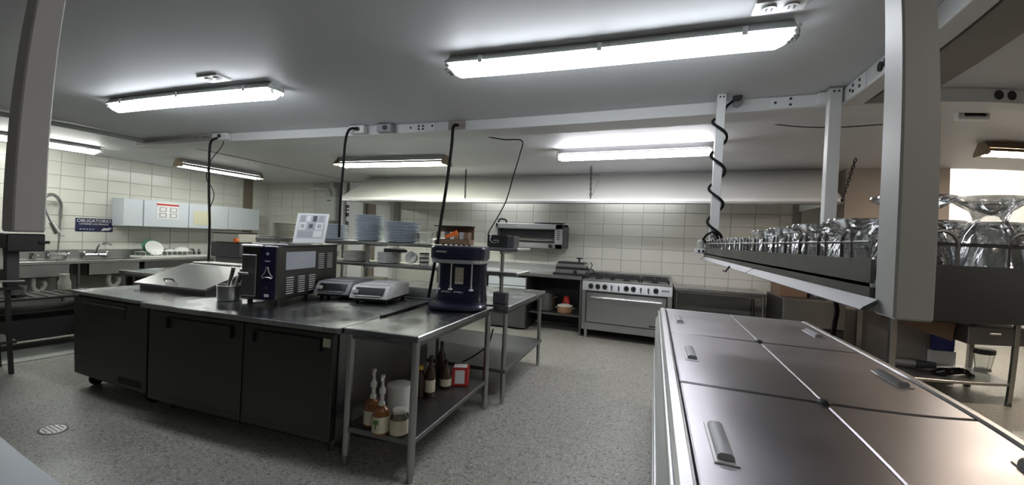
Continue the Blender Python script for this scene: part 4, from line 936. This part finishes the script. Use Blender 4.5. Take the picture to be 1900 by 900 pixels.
# --- electrical box, pipes and poster in the back-left corner
a, b = ay(583, 364, 6.82), ay(622, 402, 6.82)
t = thing('electrical_box', 'grey-green electrical box on the back wall with pipes above', 'electrical box', ((a.x+b.x)/2, 6.9, 1.75))
part('box', MB().box(a.x, b.x, 6.82, 6.99, 1.72, a.z, .006), 'conduit', t); part('door', MB().box(a.x+.02, b.x-.02, 6.812, 6.822, 1.75, a.z-.03, .004), 'conduit', t)
part('latch', MB().box(b.x-.22, b.x-.12, 6.80, 6.814, a.z-.10, a.z-.08, .003), 'dark_plastic', t)
part('pipe', MB().tube(sm([(a.x+.45, 6.9, a.z), (a.x+.48, 6.9, a.z+.10), (a.x+.42, 6.88, CZ-.10), (a.x+.42, 6.88, CZ)], 4), .05, 8), 'conduit', t)
part('pipe', MB().tube(sm([(b.x+.10, 6.93, 1.6), (b.x+.10, 6.93, 2.3), (b.x+.12, 6.93, CZ)], 4), .06, 8), 'white_paint', t)
part('pipe', MB().tube(sm([(a.x-.25, 6.93, 2.42), (a.x+.2, 6.93, 2.40), (a.x+.30, 6.93, 2.30), (a.x+.32, 6.93, a.z)], 4), .03, 8), 'white_paint', t)
a, b = ay(630, 380, 6.95), ay(653, 402, 6.95)
t = thing('wall_poster', 'small green and black poster in a white frame under the left end of the hood', 'poster', ((a.x+b.x)/2, 6.95, b.z))
part('frame', MB().box(a.x-.06, b.x+.07, 6.95, 6.99, b.z-.10, a.z+.10, .004), 'white_plastic', t); part('green_panel', MB().box(a.x, (a.x+b.x)/2-.02, 6.944, 6.952, b.z, a.z), 'leaf_green', t)
k = part('black_panel', MB().box((a.x+b.x)/2-.02, b.x, 6.944, 6.952, b.z, a.z), 'black', t); part('white_mark', MB().box((a.x+b.x)/2+.03, b.x-.06, 6.940, 6.945, b.z+.08, b.z+.12), 'paper', k); part('white_mark', MB().box((a.x+b.x)/2+.03, b.x-.05, 6.940, 6.945, b.z+.15, b.z+.18), 'paper', k)
# ================================================================== left bay: sink, cabinets, sign
t = thing('sink_counter', 'long steel double sink counter along the left wall', 'sink', (-8.1, 4, 0))
sx0, sx1, sy0, sy1, sz = LW+.02, -7.85, 2.2, 5.45, .93
part('front_rail', MB().box(sx1-.05, sx1, sy0, sy1, sz-.045, sz, .006), 'steel_tube', t)
bowls = [(2.62, 3.40), (3.62, 4.30)]
mb = MB().box(sx0, sx0+.10, sy0, sy1, sz-.02, sz-.004); ys = [sy0]+[v for b_ in bowls for v in b_]+[sy1]
for i in range(0, len(ys), 2): mb.box(sx0+.10, sx1-.05, ys[i], ys[i+1], sz-.02, sz-.004)
part('drainboard', mb, 'steel', t)
for y0, y1 in bowls:
    b_ = part('bowl', MB().box(sx0+.10, sx1-.05, y0, y1, .70, .71).box(sx0+.10, sx0+.115, y0, y1, .70, sz-.01).box(sx1-.065, sx1-.05, y0, y1, .70, sz-.01).box(sx0+.10, sx1-.05, y0, y0+.012, .70, sz-.01).box(sx0+.10, sx1-.05, y1-.012, y1, .70, sz-.01), 'steel', t)
    yc = (y0+y1)/2
    part('drain_trap', MB().tube(sm([(-8.05, yc, .70), (-8.05, yc, .56), (-8.05, yc+.06, .50), (-8.05, yc+.13, .56), (-8.05, yc+.13, .62), (-8.3, yc+.13, .62)], 4), .030, 8), 'plate_white', b_)
part('backsplash', MB().box(sx0-.01, sx0+.012, sy0, sy1, sz-.01, sz+.13, .003), 'steel', t)
for y in (sy0+.1, 3.5, 4.45, sy1-.1):
    for x in (sx0+.08, sx1-.05): part('leg', MB().cyl((x, y, 0), (x, y, sz-.03), .022, n=10), 'steel_dark', t)
part('under_panel', MB().box(sx0+.02, sx0+.04, 4.4, sy1, .1, .89), 'black', t)
part('lower_shelf', MB().box(sx0+.05, sx1-.06, sy0+.05, sy1-.05, .24, .26), 'dark_frame', t)
part('apron', MB().box(sx1-.045, sx1-.03, 4.35, sy1, .62, .885), 'steel_dark', t)
# taps
t = thing('pre_rinse_faucet', 'tall pre-rinse spray tap with a looped hose over the left sink bowl', 'faucet', (-8.37, 3.44, sz))
part('bridge', MB().cyl((-8.37, 3.30, sz+.07), (-8.37, 3.58, sz+.07), .022, n=10), 'chrome', t)
for y in (3.32, 3.56):
    k = part('valve', MB().cyl((-8.37, y, sz-.01), (-8.37, y, sz+.11), .020, n=10), 'chrome', t); part('valve_handle', MB().box(-8.36, -8.29, y-.008, y+.008, sz+.105, sz+.12, .003), 'chrome', k)
part('riser', MB().cyl((-8.37, 3.44, sz+.07), (-8.37, 3.46, sz+.62), .015, n=10), 'chrome', t)
pts = [ax(112, 395, -8.37), ax(113, 380, -8.36), ax(108, 368, -8.33), ax(98, 361, -8.30), ax(87, 363, -8.26), ax(80, 370, -8.24)]
part('spring_hose', MB().tube(sm([ax(113, 405, -8.37)]+pts, 4), .024, 8), 'steel_tube', t)
hose = part('hose', MB().tube(sm([pts[-1], ax(84, 385, -8.2), ax(90, 403, -8.18), ax(96, 416, -8.18)], 4), .013, 8), 'steel_dark', t)
part('spray_valve', MB().cyl(ax(95, 412, -8.18), ax(107, 432, -8.18), .035, .050, n=12), 'steel_tube', hose)
part('hook_arm', MB().tube([ax(106, 437, -8.2), ax(113, 438, -8.2), ax(119, 437, -8.22)], .012, 6), 'chrome', t)
def tap(label, y, px, top=True):
    t = thing('sink_tap', label, 'faucet', (-8.37, y, sz))
    part('bridge', MB().cyl((-8.37, y-.15, sz+.05), (-8.37, y+.17, sz+.05), .020, n=10), 'chrome', t)
    for s in (-.14, .16):
        k = part('valve', MB().cyl((-8.37, y+s, sz-.01), (-8.37, y+s, sz+.075), .022, n=10), 'chrome', t); part('valve_handle', MB().ball((-8.37, y+s, sz+.085), .026, 6), 'chrome', k)
    part('spout', MB().tube(sm([(-8.37, y, sz+.05), (-8.36, y+.02, sz+.14), (-8.34, y+.05, sz+.215), (-8.28, y+.10, sz+.235), (-8.22, y+.14, sz+.215)], 5), .017, 8), 'chrome', t)
tap('curved chrome tap over the right sink bowl', 3.92, 168)
t = thing('sink_tap', 'short chrome valve at the left of the spray tap', 'faucet', (-8.37, 3.12, sz)); part('valve', MB().cyl((-8.37, 3.12, sz-.01), (-8.37, 3.12, sz+.09), .024, n=10), 'chrome', t); part('spout', MB().cyl((-8.37, 3.12, sz+.05), (-8.25, 3.14, sz+.055), .014, n=8), 'chrome', t)
# dish drainer with dishes
t = thing('dish_drainer', 'white dish drainer on the draining board right of the taps', 'drainer', (-8.12, 4.9, sz))
part('tray', MB().box(-8.30, -7.96, 4.36, 5.38, sz-.003, sz+.035, .008), 'plate_white', t)
for i in range(12): part('wire', MB().tube([(-8.27, 4.42+i*.08, sz+.03), (-8.27, 4.42+i*.08, sz+.10), (-7.99, 4.42+i*.08, sz+.10), (-7.99, 4.42+i*.08, sz+.03)], .004, 5), 'plate_white', t)
def disc(label, y, r, m, lean=20, cat='plate', z=sz+.035, x=-8.12):
    t = thing('upright_plate', label, cat, (x, y, z))
    part('plate_disc', MB().lathe([(r*.55, 0), (r*.97, .014), (r, .018), (r*.98, .021), (r*.55, .008), (.001, .007)], (0, 0, 0), 24).xf(Matrix.Translation((0, 0, r*cos(math.radians(lean))*.98)) @ Matrix.Rotation(math.radians(90-lean), 4, 'Y')), m, t, True)
disc('large dark green plate leaning behind a pale one in the dish drainer', 4.62, .15, 'green', 25, x=-8.20); disc('pale plate leaning in front of the dark green one', 4.60, .135, 'plate_white', 25, x=-8.10)
t = thing('upturned_bowl', 'upturned white bowl at the right of the dish drainer', 'bowl', (-8.12, 5.05, sz+.10)); part('bowl', MB().lathe([(.13, 0), (.128, .01), (.10, .05), (.05, .075), (.001, .077)], (0, 0, 0), 22), 'plate_white', t, True)
t = thing('upturned_bowl', 'small white bowl beside the larger upturned bowl in the drainer', 'bowl', (-8.10, 4.84, sz+.10)); part('bowl', MB().lathe([(.09, 0), (.088, .01), (.06, .03), (.03, .04), (.001, .041)], (0, 0, 0), 20), 'plate_white', t, True)
for i, y in enumerate((5.24, 5.33)): solo('small_bottle', MB().lathe([(.028, 0), (.03, .01), (.03, .06), (.012, .08), (.012, .10), (.001, .10)], (-8.12, y, sz+.036), 12), 'dark_plastic', ('dark small bottle in the drainer, nearer the bowls', 'dark small bottle at the far end of the drainer')[i], 'bottle')
# wall cabinets
yc = [4.17, 4.46, 5.16, 5.88, 6.55]
labs = ['narrow plain wall cabinet at the left end of the row', 'wall cabinet carrying a red-topped poster', 'wall cabinet carrying a cream paper sheet', 'plain wall cabinet at the right end of the row']
for i in range(4):
    t = thing('wall_cabinet', labs[i], 'cabinet', (-8.3, (yc[i]+yc[i+1])/2, 1.45))
    part('cabinet_body', MB().box(LW, -8.17, yc[i]+.002, yc[i+1]-.002, 1.45, 1.905, .003), 'cabinet_white', t)
    d = part('door', MB().box(-8.17, -8.15, yc[i]+.008, yc[i+1]-.008, 1.455, 1.90, .003), 'cabinet_white', t)
t = thing('notice_poster', 'poster with a red heading and four picture panels on a cabinet door', 'poster', (-8.145, 4.83, 1.56)); y0, y1 = ax(292, 390, -8.145).y, ax(331, 390, -8.145).y
part('sheet', MB().box(-8.149, -8.146, y0, y1, 1.60, 1.87), 'paper', t); part('red_heading', MB().box(-8.146, -8.143, y0-.01, y1+.01, 1.83, 1.86), 'red', t)
for i in (0, 1):
    for j in (0, 1):
        w_ = (y1-y0)/2; f = part('picture_panel', MB().box(-8.146, -8.144, y0+w_*i+.03, y0+w_*(i+1)-.02, 1.62+j*.10, 1.70+j*.10), 'print_grey', t); part('picture', MB().box(-8.145, -8.143, y0+w_*i+.05, y0+w_*(i+1)-.04, 1.635+j*.10, 1.685+j*.10), 'paper', f)
y0, y1 = ax(360, 400, -8.145).y, ax(393, 400, -8.145).y
solo('paper_sheet', MB().box(-8.149, -8.145, y0, y1, 1.52, 1.78), 'paper_cream', 'plain cream sheet of paper stuck on a cabinet door', 'paper')
# sign
t = thing('hand_wash_sign', 'dark blue wall sign with white lettering about washing hands, above the taps', 'sign', (LW+.012, 3.93, 1.345)); y0, y1 = 3.685, 4.185
part('board', MB().box(LW, LW+.012, y0, y1, 1.345, 1.55, .003), 'navy', t)
R = (pi/2, 0, pi/2)
for body, sz_, zz, sx_ in (('OBLIGATORIO', .066, .165, 1.05), ('LAVARSE LAS MANOS', .036, .115, 1.12)):
    text('lettering', body, sz_, t, (.0015, 0 if zz > .1 else -.09, zz), R, 'paper', .0008, sx=sx_)
for i in range(5): part('small_print', MB().box(LW+.012, LW+.0135, 3.74+i*.042, 3.765+i*.042, 1.375, 1.385), 'paper', t)
part('hand_print', MB().box(LW+.012, LW+.014, 4.05, 4.14, 1.365, 1.40, .004).box(LW+.012, LW+.014, 4.12, 4.165, 1.385, 1.41, .003).box(LW+.012, LW+.014, 4.03, 4.06, 1.36, 1.38, .003), 'paper', t)
# low dark rack in front of the sink, with things on it
t = thing('low_rack', 'low dark rack with a wire top in front of the sink', 'rack', (-6.9, 2.6, 0))
part('black_box', MB().box(-7.15, -6.60, 2.0, 3.25, .13, .37, .004), 'black', t)
part('top_frame', MB().box(-7.17, -6.58, 1.95, 3.28, .585, .61, .003).box(-7.17, -6.58, 1.95, 3.28, .44, .46, .003), 'dark_frame', t)
for i in range(9): part('wire_bar', MB().cyl((-7.15, 2.05+i*.14, .618), (-6.60, 2.05+i*.14, .618), .007, n=6), 'steel_tube', t)
for x in (-7.15, -6.60):
    for y in (1.97, 3.26): part('leg', MB().box(x-.018, x+.018, y-.018, y+.018, 0, .60), 'dark_frame', t)
solo('steel_pan', MB().lathe([(.10, 0), (.12, .01), (.13, .10), (.135, .10), (.12, .015), (.001, .012)], (-6.85, 2.35, .626), 18), 'steel', 'shallow steel pan lying on the low wire rack', 'pan')
solo('plastic_jug', MB().lathe([(.06, 0), (.07, .01), (.07, .10), (.05, .14), (.055, .20), (.001, .20)], (-7.0, 2.95, .626), 16), 'plate_cream', 'cream plastic jug on the far end of the low wire rack', 'jug')
# equipment stand at the left picture edge
t = thing('equipment_stand', 'black machine on a steel stand at the left edge of the picture', 'machine', (-5.75, 1.9, 0))
part('head', MB().box(-6.0, -5.62, 1.86, 2.20, 1.19, 1.36, .012), 'black', t); part('neck', MB().box(-5.86, -5.74, 1.90, 2.02, .85, 1.20, .006), 'dark_plastic', t)
part('cream_panel', MB().box(-5.76, -5.70, 1.70, 1.86, 1.02, 1.22, .006), 'plate_cream', t); part('latch', MB().cyl((-5.62, 2.15, 1.28), (-5.58, 2.22, 1.28), .015, n=8), 'dark_plastic', t)
part('stand_top', MB().box(-6.15, -5.70, 1.50, 2.02, .82, .85, .004), 'dark_frame', t); part('stand_shelf', MB().box(-6.13, -5.72, 1.52, 1.98, .30, .33, .004), 'dark_frame', t)
for x in (-6.12, -5.76):
    for y in (1.55, 1.92): part('leg', MB().box(x-.022, x+.022, y-.022, y+.022, 0, .82), 'dark_frame', t)
part('bar', MB().cyl((-5.70, 1.60, .92), (-5.70, 2.05, .90), .012, n=8), 'chrome', t)
# stove-top appliance seen beyond the prep lid
t = thing('coffee_grinder', 'dark appliance with a pale tray behind the prep lid, below the wall cabinets', 'appliance', (-5.6, 4.75, .886))
a, b = ay(405, 495, 4.0), ay(455, 440, 4.0)
part('pedestal', MB().box(a.x, b.x, 3.95, 4.12, .8862, 1.10, .01), 'steel_dark', t); part('body', MB().box(a.x-.02, b.x+.02, 3.9, 4.13, 1.10, 1.30, .012), 'dark_plastic', t); part('tray', MB().box(a.x+.06, b.x+.03, 3.88, 4.13, 1.30, 1.42, .01), 'plate_cream', t); part('tray_rim', MB().box(a.x+.05, b.x+.04, 3.87, 4.14, 1.42, 1.435, .004), 'black', t)
part('red_knob', MB().cyl((b.x+.03, 3.88, 1.33), (b.x+.03, 3.84, 1.33), .03, n=12), 'orange', t)
t.location = ((a.x+b.x)/2, 4.0, .886)
for ch in t.children: ch.location = Vector((-5.6, 4.75, .886))-Vector(t.location)
xg, xh = ay(457, 438, 4.3).x, ay(478, 438, 4.3).x
# floor drain
t = thing('floor_drain', 'round metal drain cover in the floor at lower left', 'drain', (-3.99, 1.58, 0))
part('ring', MB().lathe([(.105, .0), (.105, .004), (.088, .006), (.088, .0)], (0, 0, 0), 24, closed=True), 'steel_dark', t, True); g = part('cover', MB().cyl((0, 0, 0), (0, 0, .005), .087, n=24), 'aluminium', t, True)
for i in range(-2, 3):
    for j in range(-2, 3):
        if i*i+j*j < 6: part('drain_hole', MB().cyl((i*.030, j*.030, .004), (i*.030, j*.030, .0065), .009, n=8), 'dark_plastic', g, True)
# near counter corner at the lower left
t = thing('pass_counter', 'steel counter corner in the lower left foreground', 'counter', (-2.1, .1, 0))
part('countertop', MB().prism([(.485, .885), (.497, .892), (.497, .90), (.485, .905), (-.6, .905), (-.6, .86), (.485, .86)], 'x', -3.4, -.75), 'pass_steel', t); part('body', MB().box(-3.35, -.80, -.55, .44, .0, .86), 'steel_dark', t)
# ================================================================== right: work table with small appliances
t = thing('appliance_table', 'steel table with drawers and a lower shelf by the bright opening at right', 'table', (3.05, 5.8, 0))
tx0, tx1, ty0, ty1 = 2.30, 3.62, 5.36, 6.22
part('table_top', MB().box(tx0, tx1+.5, ty0-.02, ty1, .845, .885, .005), 'steel_top', t)
for x, y in ((tx0+.05, ty0+.03), (tx0+.05, ty1-.05), (tx1-.10, ty0+.03), (tx1-.12, ty1-.05)):
    l = part('leg', MB().box(x-.028, x+.028, y-.028, y+.028, .03, .845, .003), 'steel_tube', t); part('foot', MB().cyl((x, y, 0), (x, y, .035), .042, .034, n=12), 'dark_plastic', l)
part('lower_shelf', MB().box(tx0+.02, tx1-.08, ty0+.02, ty1-.04, .205, .235, .004), 'steel', t)
d = part('drawer', MB().box(3.02, 3.62, ty0+.02, ty1-.1, .62, .80, .006), 'steel_dark', t); part('handle', MB().box(3.22, 3.34, ty0+.0, ty0+.02, .725, .745, .004), 'aluminium', d)
part('drawer_box', MB().prism([(2.55, .80), (2.55, .74), (3.0, .60), (3.02, .80)], 'y', ty0+.25, ty1-.1), 'wood_brown', t)
t = thing('hand_blender', 'steel hand blender lying on the lower shelf at right', 'blender', (2.60, 5.84, .2355), math.radians(-4))
part('motor', MB().cyl((-.10, 0, .055), (.16, 0, .055), .052, n=16), 'aluminium', t, True); part('grip', MB().cyl((.16, 0, .055), (.36, 0, .05), .05, .036, n=14), 'dark_plastic', t, True); part('shaft', MB().cyl((-.10, 0, .055), (-.30, .02, .045), .018, n=10), 'steel_dark', t, True)
P = []
for i in range(40): a = i*.62; P.append((3.06+.17*cos(a)*(1-.3*sin(i)), 5.62+.10*sin(a*1.15), .247+.02*(i % 5)*.6+.012*sin(i)))
solo('cable_tangle', MB().tube(sm(P, 3), .010, 6), 'rubber', 'tangle of black cable between the hand blender and the jar', 'cable', org=(3.06, 5.62, .236))
q = az(1832, 690, .236)
t = thing('blender_jar', 'clear blender jar with a black lid on the lower shelf at right', 'jar', (q.x-.02, q.y+.06, .2355))
part('jar', MB().lathe([(.075, 0), (.082, .012), (.085, .03), (.115, .20), (.108, .20), (.078, .03), (.001, .02)], (0, 0, 0), 8), 'clear_plastic', t, True); part('lid', MB().lathe([(.118, .195), (.12, .235), (.105, .245), (.001, .245)], (0, 0, 0), 20), 'black', t, True); part('base_ring', MB().cyl((0, 0, .0), (0, 0, .024), .092, n=18), 'conduit', t, True)
t = thing('blue_broom', 'blue broom leaning behind the table at right', 'broom', (3.22, 6.22, 0)); part('head', MB().box(3.12, 3.36, 6.22, 6.27, .38, .60, .01), 'blue_plastic', t); part('bristles', MB().box(3.10, 3.38, 6.22, 6.28, .0, .38, .004), 'plate_white', t); part('handle', MB().cyl((3.24, 6.25, .58), (3.24, 6.27, 1.3), .012, n=8), 'blue_plastic', t)
